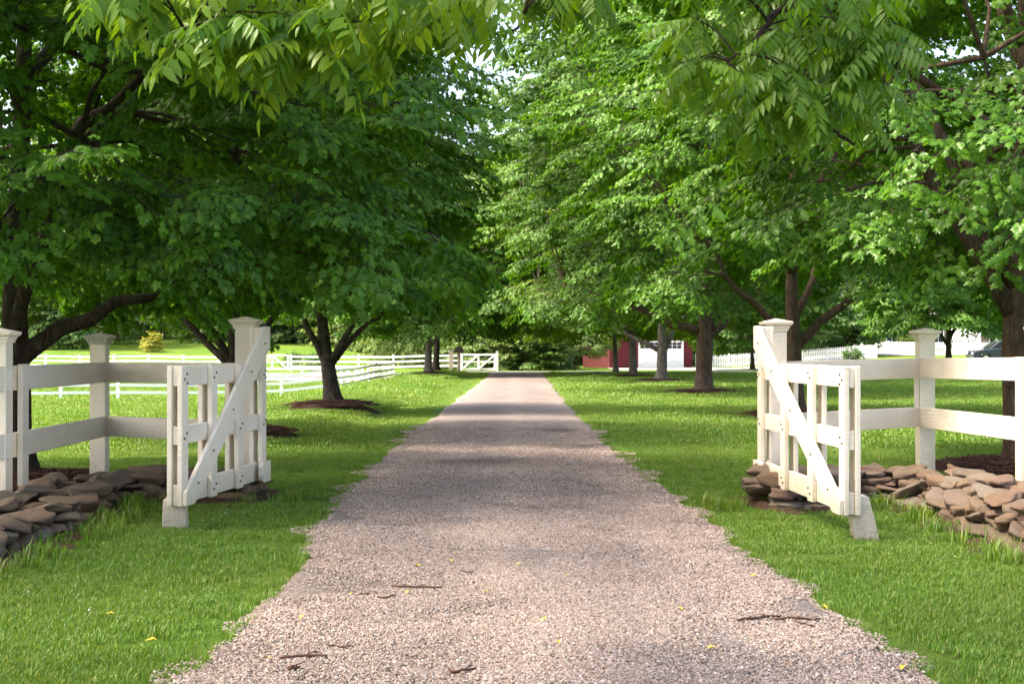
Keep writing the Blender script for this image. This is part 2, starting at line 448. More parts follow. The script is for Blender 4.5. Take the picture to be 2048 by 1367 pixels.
def m_pebble():
    m, nt, out = new_mat('gravel_stone'); t = NT(nt)
    a = t.n("ShaderNodeAttribute"); a.attribute_name = "tint"
    g = t.n("ShaderNodeNewGeometry")
    c = t.ramp(a.outputs["Fac"], [(0.0, (0.065, 0.05, 0.04)), (0.14, (0.18, 0.13, 0.10)), (0.4, (0.37, 0.275, 0.22)), (0.6, (0.43, 0.31, 0.25)), (0.78, (0.34, 0.295, 0.265)), (0.92, (0.52, 0.42, 0.35)), (1.0, (0.64, 0.56, 0.50))]).outputs[0]
    n1 = t.noise(0.5, 6, 0.65, g.outputs["Position"], 0.5)
    c = t.mix(t.ramp(n1.outputs[0], [(0.45, (0, 0, 0)), (0.68, (0.5, 0.5, 0.5))]).outputs[0], c, t.mix(1.0, c, (0.55, 0.56, 0.6), 'MULTIPLY'))
    sxyz = t.n("ShaderNodeSeparateXYZ"); t.l(g.outputs["Position"], sxyz.inputs[0])
    ax_ = t.math('ABSOLUTE', t.math('SUBTRACT', sxyz.outputs[0], t.math('MULTIPLY', t.math('SUBTRACT', n1.outputs[0], 0.5), 1.6)))
    wear = t.ramp(t.math('DIVIDE', ax_, 2.0), [(0.0, (0.25, 0.25, 0.25)), (0.22, (0.75, 0.75, 0.75)), (0.46, (0.55, 0.55, 0.55)), (0.7, (0, 0, 0))])
    c = t.mix(t.math('MULTIPLY', wear.outputs[0], 0.8), c, t.mix(1.0, c, (0.62, 0.64, 0.68), 'MULTIPLY'))
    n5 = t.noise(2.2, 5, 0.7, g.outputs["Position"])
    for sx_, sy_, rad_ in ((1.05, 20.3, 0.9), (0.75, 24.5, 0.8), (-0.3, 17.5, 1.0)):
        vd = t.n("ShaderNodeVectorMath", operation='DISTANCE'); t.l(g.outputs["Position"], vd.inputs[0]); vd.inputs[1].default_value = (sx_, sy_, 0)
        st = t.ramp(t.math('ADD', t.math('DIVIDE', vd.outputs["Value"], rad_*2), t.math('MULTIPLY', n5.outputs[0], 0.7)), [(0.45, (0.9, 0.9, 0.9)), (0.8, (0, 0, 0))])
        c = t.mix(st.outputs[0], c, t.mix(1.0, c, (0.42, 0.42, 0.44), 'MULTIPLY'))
    t.bsdf(out, c, 0.75, None, 0.3)
    return m
M['pebble'] = m_pebble()

def m_soil(name, c0, c1, scale):
    m, nt, out = new_mat(name); t = NT(nt)
    g = t.n("ShaderNodeNewGeometry")
    n = t.noise(scale, 6, 0.75, g.outputs["Position"], 0.6)
    c = t.ramp(n.outputs[0], [(0.3, c0), (0.7, c1)]).outputs[0]
    t.bsdf(out, c, 0.95, t.bump(n.outputs[0], 1.0, 0.05), 0.1)
    return m
M['mulch'] = m_soil('bark_mulch', (0.025, 0.013, 0.01), (0.115, 0.06, 0.045), 38)
M['soil'] = m_soil('bare_soil', (0.05, 0.03, 0.02), (0.15, 0.095, 0.065), 30)
M['chip'] = m_plain('mulch_chip', (0.085, 0.045, 0.034), 0.9, 0.15, var=0.5, scale=60)

def m_brickstone():
    m, nt, out = new_mat('house_stone'); t = NT(nt)
    v = t.coords("Object")
    vo = t.n("ShaderNodeTexVoronoi"); vo.inputs["Scale"].default_value = 3.2; t.l(v, vo.inputs["Vector"])
    sx = t.n("ShaderNodeSeparateColor"); t.l(vo.outputs["Color"], sx.inputs[0])
    c = t.ramp(sx.outputs[0], [(0.0, (0.16, 0.10, 0.085)), (0.5, (0.26, 0.19, 0.165)), (1.0, (0.32, 0.29, 0.27))]).outputs[0]
    t.bsdf(out, c, 0.9, t.bump(vo.outputs["Distance"], 0.5, 0.05), 0.2)
    return m
M['house'] = m_brickstone()

# ------------------------------------------------------------------ scatter by geometry nodes (stuff only)
_GN = {}
def gn_group(key, variants):
    """points with rot / scl / vid attributes -> instanced variant meshes"""
    if key in _GN: return _GN[key]
    ng = bpy.data.node_groups.new("scatter_"+key, 'GeometryNodeTree')
    ng.interface.new_socket("Geometry", in_out='INPUT', socket_type='NodeSocketGeometry')
    ng.interface.new_socket("Geometry", in_out='OUTPUT', socket_type='NodeSocketGeometry')
    gi = ng.nodes.new("NodeGroupInput"); go = ng.nodes.new("NodeGroupOutput")
    def attr(nm, dt):
        a = ng.nodes.new("GeometryNodeInputNamedAttribute"); a.data_type = dt; a.inputs[0].default_value = nm
        return a.outputs[0]
    rot = attr("rot", 'FLOAT_VECTOR'); scl = attr("scl", 'FLOAT'); vid = attr("vid", 'INT')
    e2r = ng.nodes.new("FunctionNodeEulerToRotation"); ng.links.new(rot, e2r.inputs[0])
    jn = ng.nodes.new("GeometryNodeJoinGeometry")
    for k, o in enumerate(variants):
        oi = ng.nodes.new("GeometryNodeObjectInfo"); oi.inputs[0].default_value = o; oi.inputs[1].default_value = False
        cp = ng.nodes.new("FunctionNodeCompare"); cp.data_type = 'INT'; cp.operation = 'EQUAL'
        ng.links.new(vid, cp.inputs[2]); cp.inputs[3].default_value = k
        ip = ng.nodes.new("GeometryNodeInstanceOnPoints")
        ng.links.new(gi.outputs[0], ip.inputs["Points"])
        ng.links.new(cp.outputs[0], ip.inputs["Selection"])
        ng.links.new(oi.outputs["Geometry"], ip.inputs["Instance"])
        ng.links.new(e2r.outputs[0], ip.inputs["Rotation"])
        ng.links.new(scl, ip.inputs["Scale"])
        ng.links.new(ip.outputs[0], jn.inputs[0])
    ng.links.new(jn.outputs[0], go.inputs[0])
    _GN[key] = ng
    return ng

def src(name, me):
    return bpy.data.objects.new(name, me)      # variant source, never linked into the scene

def scatter(name, key, variants, P, R, S, V, tone=None, parent=None, mat=None):
    me = bpy.data.meshes.new(name)
    n = len(P)
    me.vertices.add(n); me.vertices.foreach_set("co", np.asarray(P, np.float32).ravel())
    a = me.attributes.new("rot", 'FLOAT_VECTOR', 'POINT'); a.data.foreach_set("vector", np.asarray(R, np.float32).ravel())
    a = me.attributes.new("scl", 'FLOAT', 'POINT'); a.data.foreach_set("value", np.asarray(S, np.float32))
    a = me.attributes.new("vid", 'INT', 'POINT'); a.data.foreach_set("value", np.asarray(V, np.int32))
    a = me.attributes.new("tone", 'FLOAT', 'POINT'); a.data.foreach_set("value", np.asarray(tone if tone is not None else np.zeros(n), np.float32))
    o = link(name, me, mat, parent, "stuff")
    md = o.modifiers.new("scatter", 'NODES'); md.node_group = gn_group(key, variants)
    return o

def frame_euler(d, up, roll=0.0):
    """euler whose local X is d and local Z is near up"""
    x = Vector(d).normalized(); z = Vector(up)
    y = z.cross(x)
    if y.length < 1e-4: y = Vector((0, 1, 0)).cross(x)
    y.normalize(); z = x.cross(y)
    m = Matrix((x, y, z)).transposed()
    if roll: m = m @ Matrix.Rotation(roll, 3, 'X')
    return m.to_euler()

# ------------------------------------------------------------------ leaf and spray meshes
MAPLE = [(0, 0), (-0.08, 0.20), (0.08, 0.46), (0.24, 0.25), (0.33, 0.40), (0.56, 0.55), (0.53, 0.22), (0.72, 0.20), (1.0, 0.0)]
def maple_leaf():
    half = MAPLE
    pts = half + [(x, -y) for x, y in reversed(half[1:-1])]
    n = len(pts)
    V = [(0.34, 0, 0.0)] + [(x, y, -0.28*abs(y)-0.16*x*x) for x, y in pts]
    F = [(0, 1+(i+1) % n, 1+i) for i in range(n)]
    return np.array(V), np.array(F)[:, ::-1]
def diamond_leaf(wd=0.42):
    V = [(0, 0, 0), (0.35, wd, -0.1), (1, 0, -0.22), (0.35, -wd, -0.1), (0.4, 0, 0.02)]
    F = [(0, 4, 1), (1, 4, 2), (2, 4, 3), (3, 4, 0)]
    return np.array(V, float), np.array(F)[:, ::-1]
def lobed_leaf():
    V = [(0.35, 0, 0.02), (0, 0, 0), (0.12, 0.42, -0.12), (0.38, 0.24, -0.06), (0.55, 0.5, -0.18), (1, 0, -0.2), (0.55, -0.5, -0.18), (0.38, -0.24, -0.06), (0.12, -0.42, -0.12)]
    F = [(0, 1+i, 1+(i+1) % 8) for i in range(8)]
    return np.array(V, float), np.array(F)[:, ::-1]

def rotmat(x, z):
    x = x/np.linalg.norm(x); y = np.cross(z, x); y /= np.linalg.norm(y); z = np.cross(x, y)
    return np.stack([x, y, z], 1)

def leaves_mesh(name, tmpl, placements, mat, twigs=None, bark=None):
    """placements: list of (pos, dir, up, size)"""
    LV, LF = tmpl
    Vs, Fs, T = [], [], []
    for i, (p, d, u, s_) in enumerate(placements):
        R = rotmat(np.array(d, float), np.array(u, float))
        Vs.append((LV*s_) @ R.T + np.array(p)); Fs.append(LF+i*len(LV)); T.append(np.full(len(LV), nr.rand()))
    V = np.concatenate(Vs); F = np.concatenate(Fs); T = np.concatenate(T)
    nl = len(F)
    if twigs:
        mb = MB()
        for pts, rads in twigs: mb.tube(pts, rads, 3, cap=False)
        tv = np.array(mb.v); tf = []
        for f in mb.f:
            tf += [(f[0], f[1], f[2]), (f[0], f[2], f[3])]
        F = np.concatenate([F, np.array(tf)+len(V)]); V = np.concatenate([V, tv]); T = np.concatenate([T, np.zeros(len(tv))])
    me = np_mesh(name, V, F, mat, {"tint": T})
    if twigs:
        me.materials.append(bark)
        mi = np.zeros(len(F), np.int32); mi[nl:] = 1
        me.polygons.foreach_set("material_index", mi)
    return me

def make_spray(name, tmpl, mat, bark, seed, length=0.85, width=0.42, n=40, leaf=0.125, droop=0.25, tilt=0.5, twig_r=0.006):
    r = np.random.RandomState(seed)
    pl = []; tw = []
    def axis(t): return np.array([t*length, 0.04*math.sin(t*5+seed), -droop*length*t*t*0.7])
    tw.append(([axis(t) for t in (0, 0.33, 0.66, 1.0)], [twig_r, twig_r*0.8, twig_r*0.6, twig_r*0.3]))
    side = []
    for k, t in enumerate((0.22, 0.42, 0.62, 0.8)):
        for s_ in (1, -1):
            b = axis(t); ln = width*(1.05-0.45*t)*r.uniform(0.75, 1.15)
            a = r.uniform(0.75, 1.05)
            e = b+np.array([math.cos(a)*ln, s_*math.sin(a)*ln, -0.25*ln*r.uniform(0.2, 1.2)])
            side.append((b, e)); tw.append(([b, (b+e)/2+np.array([0, 0, 0.02]), e], [twig_r*0.6, twig_r*0.45, twig_r*0.2]))
    for i in range(n):
        if r.rand() < 0.3:
            t = r.uniform(0.3, 1.0); p = axis(t); out = np.array([1.0, r.uniform(-1, 1), 0])
        else:
            b, e = side[r.randint(len(side))]; t = r.uniform(0.25, 1.05); p = b+(e-b)*t
            dd = e-b; out = dd/np.linalg.norm(dd)+np.array([0, r.uniform(-0.8, 0.8), 0])
            out[0] += r.uniform(-0.3, 0.6)
        out = out/np.linalg.norm(out)
        pet = leaf*r.uniform(0.2, 0.6)
        p = p+out*pet+np.array([0, 0, r.uniform(-0.03, 0.03)])
        d = out.copy(); d[2] -= r.uniform(0.15, 0.2+tilt*1.6); d /= np.linalg.norm(d)
        u = np.array([r.normal(0, 0.22)+0.25, r.normal(0, 0.28), 1.0])
        pl.append((p, d, u, leaf*r.uniform(0.7, 1.2)))
    return src(name, leaves_mesh(name, tmpl, pl, mat, tw, bark))

MT = maple_leaf()
SPR = {}
def spray_set(key, tmpl, mat, bark, nv, **k):
    SPR[key] = [make_spray(key+"_spray", tmpl, mat, bark, 11*i+5, **k) for i in range(nv)]
spray_set('maple', MT, M['maple'], M['bark_dark'], 6, n=112, leaf=0.072)
spray_set('maple_mid', lobed_leaf(), M['maple_mid'], M['bark_brown'], 5, n=100, leaf=0.092, length=1.0, width=0.5)
spray_set('far', lobed_leaf(), M['far_leaf'], M['bark_dark'], 4, n=46, leaf=0.20, length=1.5, width=0.8, tilt=0.7, twig_r=0.012)
spray_set('bush', diamond_leaf(0.3), M['bush'], M['bark_dark'], 4, n=46, leaf=0.13, length=0.7, width=0.36, tilt=0.3, droop=0.1)
spray_set('small', diamond_leaf(0.34), M['far_leaf'], M['bark_dark'], 4, n=60, leaf=0.10, length=0.7, width=0.36)
spray_set('willow', diamond_leaf(0.12), M['willow'], M['bark_dark'], 3, n=60, leaf=0.22, length=1.6, width=0.22, droop=1.1, tilt=1.2)
spray_set('golden', diamond_leaf(0.32), M['yellow_bush'], M['bark_dark'], 3, n=50, leaf=0.10, length=0.5, width=0.3)
LEAF_MESH = []
for k in range(4):
    r_ = np.random.RandomState(50+k)
    V_, F_ = maple_leaf()
    V_ = V_*0.082; V_[:, 2] *= r_.uniform(0.6, 1.5); V_[:, 2] += 0.006*r_.randn(len(V_))
    LEAF_MESH.append(np_mesh("maple_leaf_blade", V_, F_, M['maple'], {"tint": np.full(len(V_), r_.uniform(0.25, 0.95))}))

# ------------------------------------------------------------------ trees
GA = 2.39996
def project(p):
    d = p[1]
    return (1029+2844*p[0]/d, 700-2844*(p[2]-1.4)/d, d)

def make_tree(name, label, x, y, H, zb, R, tr, seed, key='maple', n_cl=150, n_sp=10, n_limb=9, fork=1.6, bark='bark_dark', group=None,
              sscale=1.0, leafparts=0, lean=(0, 0), tone=0.0, toneamt=0.0, low=0.85, cl_r=0.75, cat='tree', flare=1.7, z0=None, limb_up=0.55, limb_first=None, limb_ht=None, cull=None, peak=0.38):
    r = random.Random(seed)
    z0 = tz(x, y) if z0 is None else z0
    root = empty(name, (x, y, z0))
    tag(root, label, cat, group)
    ph = [r.uniform(0, 6.28) for _ in range(4)]
    def env(u, th):
        if u > peak: q = math.sqrt(max(0.0, 1-((u-peak)/(1.02-peak))**2))
        else: q = low+(1-low)*(u/peak)
        return R*q*(1+0.12*math.sin(2*th+ph[0]+3*u)+0.14*math.sin(5*th+ph[1]-9*u)+0.10*math.sin(8*th+ph[2]+14*u))
    mat = M[bark]
    def lx(z): return lean[0]*z/H+0.05*math.sin(z*0.9+ph[3]), lean[1]*z/H+0.05*math.sin(z*1.1+ph[0])
    # trunk and leader
    zs = [-0.05, 0.08, 0.25, 0.5, 0.9, 1.4]
    zs += [1.4+(H*0.9-1.4)*k/9 for k in range(1, 10)]
    pts = [(*lx(z), z) for z in zs]
    rads = []
    for z in zs:
        rr_ = tr*(1-0.88*max(0, (z-0.3))/(H*0.9))
        if z > fork: rr_ *= 0.80
        if z < 0.6: rr_ = tr*(1+(flare-1)*max(0, 1-z/0.6)**2.2)
        rads.append(max(rr_, 0.02))
    mb = MB(); mb.tube(pts, rads, 16, wob=0.12, rr=r)
    mb.build('trunk', mat, root, True)
    # limbs
    nodes = []; limbs_paths = [pts[5:]]
    for i in range(n_limb):
        f = i/max(1, n_limb-1)
        hs = fork*(0.9+0.2*r.random())+(H*0.62-fork)*f**1.3
        th = GA*i+r.uniform(-0.4, 0.4)+seed
        if limb_first is not None and i < len(limb_first): th = limb_first[i]
        ht = min(H*0.93, hs+(H-hs)*r.uniform(0.25, limb_up+0.1))
        if limb_ht is not None and i < len(limb_ht): ht = limb_ht[i]; hs = fork*(0.85+0.08*i)
        u = (ht-zb)/(H-zb)
        Rt = env(max(0, u), th)*r.uniform(0.72, 0.86)
        b = Vector((*lx(hs), hs)); e = Vector((math.cos(th)*Rt, math.sin(th)*Rt, ht))
        c = b+Vector((math.cos(th)*Rt*0.42, math.sin(th)*Rt*0.42, (ht-hs)*r.uniform(0.35, 0.75)))
        P_ = []; Q = []
        r0 = tr*(0.50-0.26*f)*r.uniform(0.85, 1.15)
        for k in range(9):
            t = k/8
            p = b*(1-t)**2+c*2*t*(1-t)+e*t*t
            if 0 < k: p = p+Vector((r.uniform(-1, 1), r.uniform(-1, 1), r.uniform(-1, 1)))*0.05*(1+t)
            P_.append(p); Q.append(max(0.012, r0*(1-t)**0.85+0.012))
        mb = MB(); mb.tube(P_, Q, 9, wob=0.08, rr=r)
        mb.build('limb', mat, root, True)
        limbs_paths.append(P_)
    for P_ in limbs_paths:
        for p in P_[1:]: nodes.append(Vector(p))
    NA = np.array([tuple(p) for p in nodes])
    # foliage clumps
    cl = []; tries = 0
    md = 1.25*math.sqrt(2*math.pi*R*(H-zb)/max(1, n_cl))*0.5
    while len(cl) < n_cl and tries < n_cl*30:
        tries += 1
        u = r.random()**0.95; th = r.uniform(0, 6.2832)
        ev = env(u, th)
        if r.random() > ev/R+0.15: continue
        q = 0.80+0.22*r.random() if r.random() < 0.72 else 0.38+0.42*r.random()
        p = Vector((lean[0]*u+math.cos(th)*ev*q, lean[1]*u+math.sin(th)*ev*q, zb+u*(H-zb)))
        if any((p-o_).length_squared < md*md for o_ in cl): continue
        cl.append(p)
    tw = MB(); PP, RR, SS, VV, TT = [], [], [], [], []
    nv = len(SPR[key]); cand = []
    for p in cl:
        d2 = ((NA-np.array(p))**2).sum(1)+np.where(NA[:, 2] > p.z+0.4, 30, 0)
        nb = nodes[int(d2.argmin())]
        mid = (nb+p)/2+Vector((r.uniform(-1, 1), r.uniform(-1, 1), r.uniform(0, 1)))*0.12*(p-nb).length
        tw.tube([nb, mid, p], [0.032*sscale**0.5, 0.02*sscale**0.5, 0.009], 5, cap=False)
        rad = Vector((p.x-lean[0]*0.5, p.y-lean[1]*0.5, 0))
        out = ((p-nb).normalized()*0.5+rad.normalized()*0.9); out.z *= 0.5; out.normalize()
        ctone = tone+ (toneamt*r.random() if r.random() < 0.35 else 0)  # on the right-row maples this puts sunlit yellow into some clumps' colour
        for k in range(n_sp):
            a = r.gauss(0, 0.85)
            d = Vector((out.x*math.cos(a)-out.y*math.sin(a), out.x*math.sin(a)+out.y*math.cos(a), 0)).normalized()
            off = d*r.uniform(-0.3, 0.85)*cl_r+Vector((r.gauss(0, 0.42), r.gauss(0, 0.42), r.gauss(0, 0.20)))*cl_r
            pos = p+off
            dz = r.uniform(-0.55, 0.18)-0.25*max(0, 1-(p.z-zb)/(0.3*(H-zb)))
            dd = Vector((d.x, d.y, dz))
            if pos.z < zb-0.25: continue
            if cull and cull(x+pos.x, y+pos.y, z0+pos.z): continue
            upv = Vector((d.x*0.35+r.gauss(0, 0.25), d.y*0.35+r.gauss(0, 0.25), 1))
            eu = frame_euler(dd, upv)
            PP.append(tuple(pos)); RR.append(tuple(eu)); SS.append(sscale*r.uniform(0.75, 1.2)); VV.append(r.randrange(nv)); TT.append(min(1, max(0, ctone+r.gauss(0, 0.03))))
            cand.append((pos, dd))
    tw.build('branch_twigs', mat, root, True, kind='stuff')
    cr = scatter('crown', key, SPR[key], PP, RR, SS, VV, TT, root)
    if leafparts:
        sco = []
        for pos, dd in cand:
            wp = (x+pos.x, y+pos.y, z0+pos.z)
            px, py, dep = project(wp)
            if 10 < px < 2038 and 5 < py < 1200 and dd.y < 0.4:
                tip = Vector((wp[0], wp[1], wp[2]))+dd*0.8
                sco.append((math.hypot(tip.x-0, tip.y-0), pos, dd))
        sco.sort(key=lambda q: q[0])
        sco = sco[:leafparts]
        for _, pos, dd in sco:
            o = link('leaf', r.choice(LEAF_MESH), None, root)
            p = pos+dd.normalized()*r.uniform(0.65, 0.95)+Vector((r.gauss(0, 0.14), r.gauss(0, 0.14), r.uniform(-0.12, 0.06)))
            dl = Vector((dd.x+r.gauss(0, 0.5), dd.y+r.gauss(0, 0.5), -r.uniform(0.3, 1.1)))
            o.location = p; o.rotation_euler = frame_euler(dl, (r.gauss(0, 0.3), -0.45+r.gauss(0, 0.3), 1)); o.scale = (r.uniform(0.85, 1.2),)*3
            o["tone"] = float(max(0, tone))
    return root

# ================================================================== SETTING
# ------------------------------------------------------------------ ground sheet
def graded(a, b, fine0, fine1, s0, grow):
    xs = list(np.arange(fine0, fine1+1e-6, s0))
    s_ = s0
    while xs[-1] < b: s_ *= grow; xs.append(xs[-1]+s_)
    s_ = s0
    while xs[0] > a: s_ *= grow; xs.insert(0, xs[0]-s_)
    return np.array(xs)
gx = graded(-420, 420, -12, 14, 0.4, 1.09); gy = graded(-60, 700, 2, 60, 0.5, 1.06)
GX, GY = np.meshgrid(gx, gy)
GZ = terrain(GX, GY)
nx, ny = len(gx), len(gy)
idx = np.arange(nx*ny).reshape(ny, nx)
F = np.stack([idx[:-1, :-1], idx[:-1, 1:], idx[1:, 1:], idx[1:, :-1]], -1).reshape(-1, 4)
lawn = link('lawn', np_mesh('lawn', np.stack([GX, GY, GZ], -1).reshape(-1, 3), F, M['lawn'], smooth=True), kind='structure')

# ------------------------------------------------------------------ gravel drive
LE = [(0.0, -1.40), (5.97, -1.404), (7.37, -1.37), (9.26, -1.40), (11.06, -1.51), (15.9, -1.70), (21.5, -1.72), (34.6, -1.66), (60, -1.5), (88.5, -1.40)]
RE = [(0.0, 1.85), (5.97, 1.765), (6.9, 1.74), (8.1, 1.66), (9.8, 1.56), (14.5, 1.52), (18.1, 1.36), (24, 1.37), (34.6, 1.37), (60, 1.55), (88.5, 1.76)]
def edge_noise(y, ph):
    return 0.025*np.sin(y*2.1+ph)+0.02*np.sin(y*5.3+ph*2)+0.014*np.sin(y*11.7+ph*3)+0.03*np.sin(y*0.83+ph*1.7)
def left_edge(y): return np.interp(y, [p[0] for p in LE], [p[1] for p in LE])+edge_noise(np.asarray(y, float), 0.7)
def right_edge(y): return np.interp(y, [p[0] for p in RE], [p[1] for p in RE])+edge_noise(np.asarray(y, float), 2.9)
ys = np.concatenate([np.arange(-14, 20, 0.07), np.arange(20, 88.6, 0.35)])
tt = np.array([0, 0.010, 0.05, 0.14, 0.25, 0.36, 0.5, 0.64, 0.75, 0.86, 0.95, 0.990, 1])
XL, XR = left_edge(np.clip(ys, 0, 99)), right_edge(np.clip(ys, 0, 99))
RX = XL[:, None]+(XR-XL)[:, None]*tt[None, :]
RY = np.repeat(ys[:, None], 13, 1)
RZ = 0.012+0.02*np.sin(np.pi*tt)[None, :]+0.006*np.sin(RX*3.1+RY*0.8)*np.sin(np.pi*tt)[None, :]
RZ[:, 0] = -0.02; RZ[:, -1] = -0.02
idx = np.arange(RX.size).reshape(RX.shape)
F = np.stack([idx[:-1, :-1], idx[:-1, 1:], idx[1:, 1:], idx[1:, :-1]], -1).reshape(-1, 4)
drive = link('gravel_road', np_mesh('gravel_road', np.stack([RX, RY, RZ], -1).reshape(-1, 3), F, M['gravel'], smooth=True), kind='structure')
def road_z(x, y):
    a, b = float(left_edge(y)), float(right_edge(y)); t = min(1, max(0, (x-a)/(b-a)))
    return 0.012+0.02*math.sin(math.pi*t)

def strip(name, x0, x1, y0, y1, mat, lift, nx_=60, ny_=4, kind='structure', wob=0.0):
    X, Y = np.meshgrid(np.linspace(x0, x1, nx_), np.linspace(y0, y1, ny_))
    if wob:
        Y = Y+wob*np.sin(X*0.31)*0.5
    Z = terrain(X, Y)+lift
    ix = np.arange(X.size).reshape(X.shape)
    F_ = np.stack([ix[:-1, :-1], ix[:-1, 1:], ix[1:, 1:], ix[1:, :-1]], -1).reshape(-1, 4)
    return link(name, np_mesh(name, np.stack([X, Y, Z], -1).reshape(-1, 3), F_, mat, smooth=True), kind=kind)
strip('cross_road', -90, 60, 88.3, 92.6, M['asphalt'], 0.03, 120, 6)
strip('garage_forecourt_pavement', 7.2, 34, 99, 111, M['apron'], 0.025, 60, 10)
strip('house_driveway_path', 20, 90, 116, 122, M['apron'], 0.05, 60, 6)

# pebbles of the drive: joined patches near the camera, 300 nearest as parts
def pebble_template(r):
    V = np.array([(1, 0, 0), (-1, 0, 0), (0, 1, 0), (0, -1, 0), (0, 0, 1), (0.6, 0.6, 0.45), (-0.6, 0.6, 0.5), (-0.6, -0.6, 0.45), (0.6, -0.6, 0.5), (0, 0, -0.6)], float)
    V = V*(1+0.22*r.randn(10, 1))
    F_ = [(4, 5, 6), (4, 6, 7), (4, 7, 8), (4, 8, 5), (5, 0, 2), (5, 2, 6), (6, 2, 1), (6, 1, 7), (7, 1, 3), (7, 3, 8), (8, 3, 0), (8, 0, 5)]
    return V, np.array(F_)
def pebble_patch(seed, half=0.3, n=1250, smin=0.004, smax=0.0085):
    r = np.random.RandomState(seed)
    Vs, Fs, T = [], [], []
    for i in range(n):
        V, F_ = pebble_template(r)
        s_ = r.uniform(smin, smax)*np.array([1, r.uniform(0.7, 1), r.uniform(0.5, 0.85)])
        a = r.uniform(0, 6.28); c, s2 = math.cos(a), math.sin(a)
        V = V*s_
        V = np.stack([V[:, 0]*c-V[:, 1]*s2, V[:, 0]*s2+V[:, 1]*c, V[:, 2]], 1)
        rr_ = half*math.sqrt(r.rand())*1.15; aa = r.uniform(0, 6.28)
        V = V+np.array([rr_*math.cos(aa), rr_*math.sin(aa), r.uniform(-0.001, 0.004)])
        Vs.append(V); Fs.append(F_+10*i); T.append(np.full(10, r.rand()))
    return src('pebble_patch', np_mesh('pebble_patch', np.concatenate(Vs), np.concatenate(Fs), M['pebble'], {"tint": np.concatenate(T)}))
PEB = [pebble_patch(k) for k in range(4)]
P_, R_, S_, V_ = [], [], [], []
r = random.Random(3)
for y0, y1, dens in ((5.2, 11.0, 13.0), (11.0, 17.0, 8.5), (17.0, 26.0, 4.5)):
    n = int((y1-y0)*3.3*dens*1.15)
    for i in range(n):
        y = r.uniform(y0, y1); a, b = float(left_edge(y)), float(right_edge(y))
        x = r.uniform(a+0.20, b-0.20)
        P_.append((x, y, road_z(x, y))); R_.append((0, 0, r.uniform(0, 6.28))); S_.append(r.uniform(0.9, 1.15)*(1.0 if y < 14 else 1.25)); V_.append(r.randrange(4))
for i in range(320):       # thin spill of stones along both edges
    y = 5.3+10*r.random()**1.3
    x = (float(left_edge(y))+0.17) if r.random() < 0.5 else (float(right_edge(y))-0.17)
    P_.append((x, y, 0.008)); R_.append((0, 0, r.uniform(0, 6.28))); S_.append(0.55); V_.append(r.randrange(4))
scatter('gravel_stones', 'pebble', PEB, P_, R_, S_, V_, None, drive)
pm = []
for k in range(8):
    rr_ = np.random.RandomState(90+k); V, F_ = pebble_template(rr_)
    pm.append(np_mesh('pebble', V*np.array([0.0095, 0.0075, 0.0062]), F_, M['pebble'], {"tint": np.full(10, rr_.rand())}))
for i in range(300):
    y = 5.75+1.5*r.random()**1.5; x = r.uniform(float(left_edge(y))+0.05, float(right_edge(y))-0.05)
    o = link('pebble', pm[i % 8], None, drive)
    o.location = (x, y, road_z(x, y)+0.004); o.rotation_euler = (r.uniform(-0.3, 0.3), r.uniform(-0.3, 0.3), r.uniform(0, 6.28)); o.scale = (r.uniform(0.8, 1.5),)*3

# ------------------------------------------------------------------ layout constants
LP0, LP1, LG = (-4.2, 11.6), (-4.26, 14.6), (-2.57, 13.6)
RP2, RP1, RG = (4.58, 12.3), (4.27, 14.8), (2.50, 13.6)
LWALL = [(-2.30, 13.45), (-2.95, 13.45), (-3.65, 13.6), (-4.0, 13.1), (-3.86, 11.9), (-3.72, 10.7), (-3.78, 9.3), (-3.9, 8.2)]
RWALL = [(2.12, 12.75), (2.65, 12.9), (3.3, 13.3), (3.85, 13.1), (3.95, 12.0), (3.86, 10.8), (3.9, 9.5), (4.1, 8.3)]
TREES = {'L1': (-5.2, 14.9), 'L2': (-4.6, 23.4), 'L3': (-4.2, 33.0), 'L4': (-4.5, 75), 'L5': (-4.6, 84),
         'R1': (6.0, 16.9), 'R2': (6.0, 30.6), 'R3': (6.27, 46.8), 'R4': (6.6, 64), 'R5': (6.3, 76), 'R6': (6.25, 88)}
MULCH = {'L1': 1.15, 'L2': 1.05, 'L3': 1.1, 'L4': 1.4, 'R1': 1.15, 'R2': 1.25, 'R3': 1.5, 'R4': 1.5, 'R5': 1.2}

def seg_dist(px, py, path):
    px = np.asarray(px, float); py = np.asarray(py, float)
    best = np.full(px.shape, 1e9)
    for (x0, y0), (x1, y1) in zip(path[:-1], path[1:]):
        dx, dy = x1-x0, y1-y0
        t = np.clip(((px-x0)*dx+(py-y0)*dy)/(dx*dx+dy*dy), 0, 1)
        best = np.minimum(best, np.hypot(px-x0-t*dx, py-y0-t*dy))
    return best
def wob(x, y): return 0.10*np.sin(x*4.1+y*2.3)+0.08*np.sin(x*9.0-y*6.1)+0.05*np.sin(x*17+y*13)

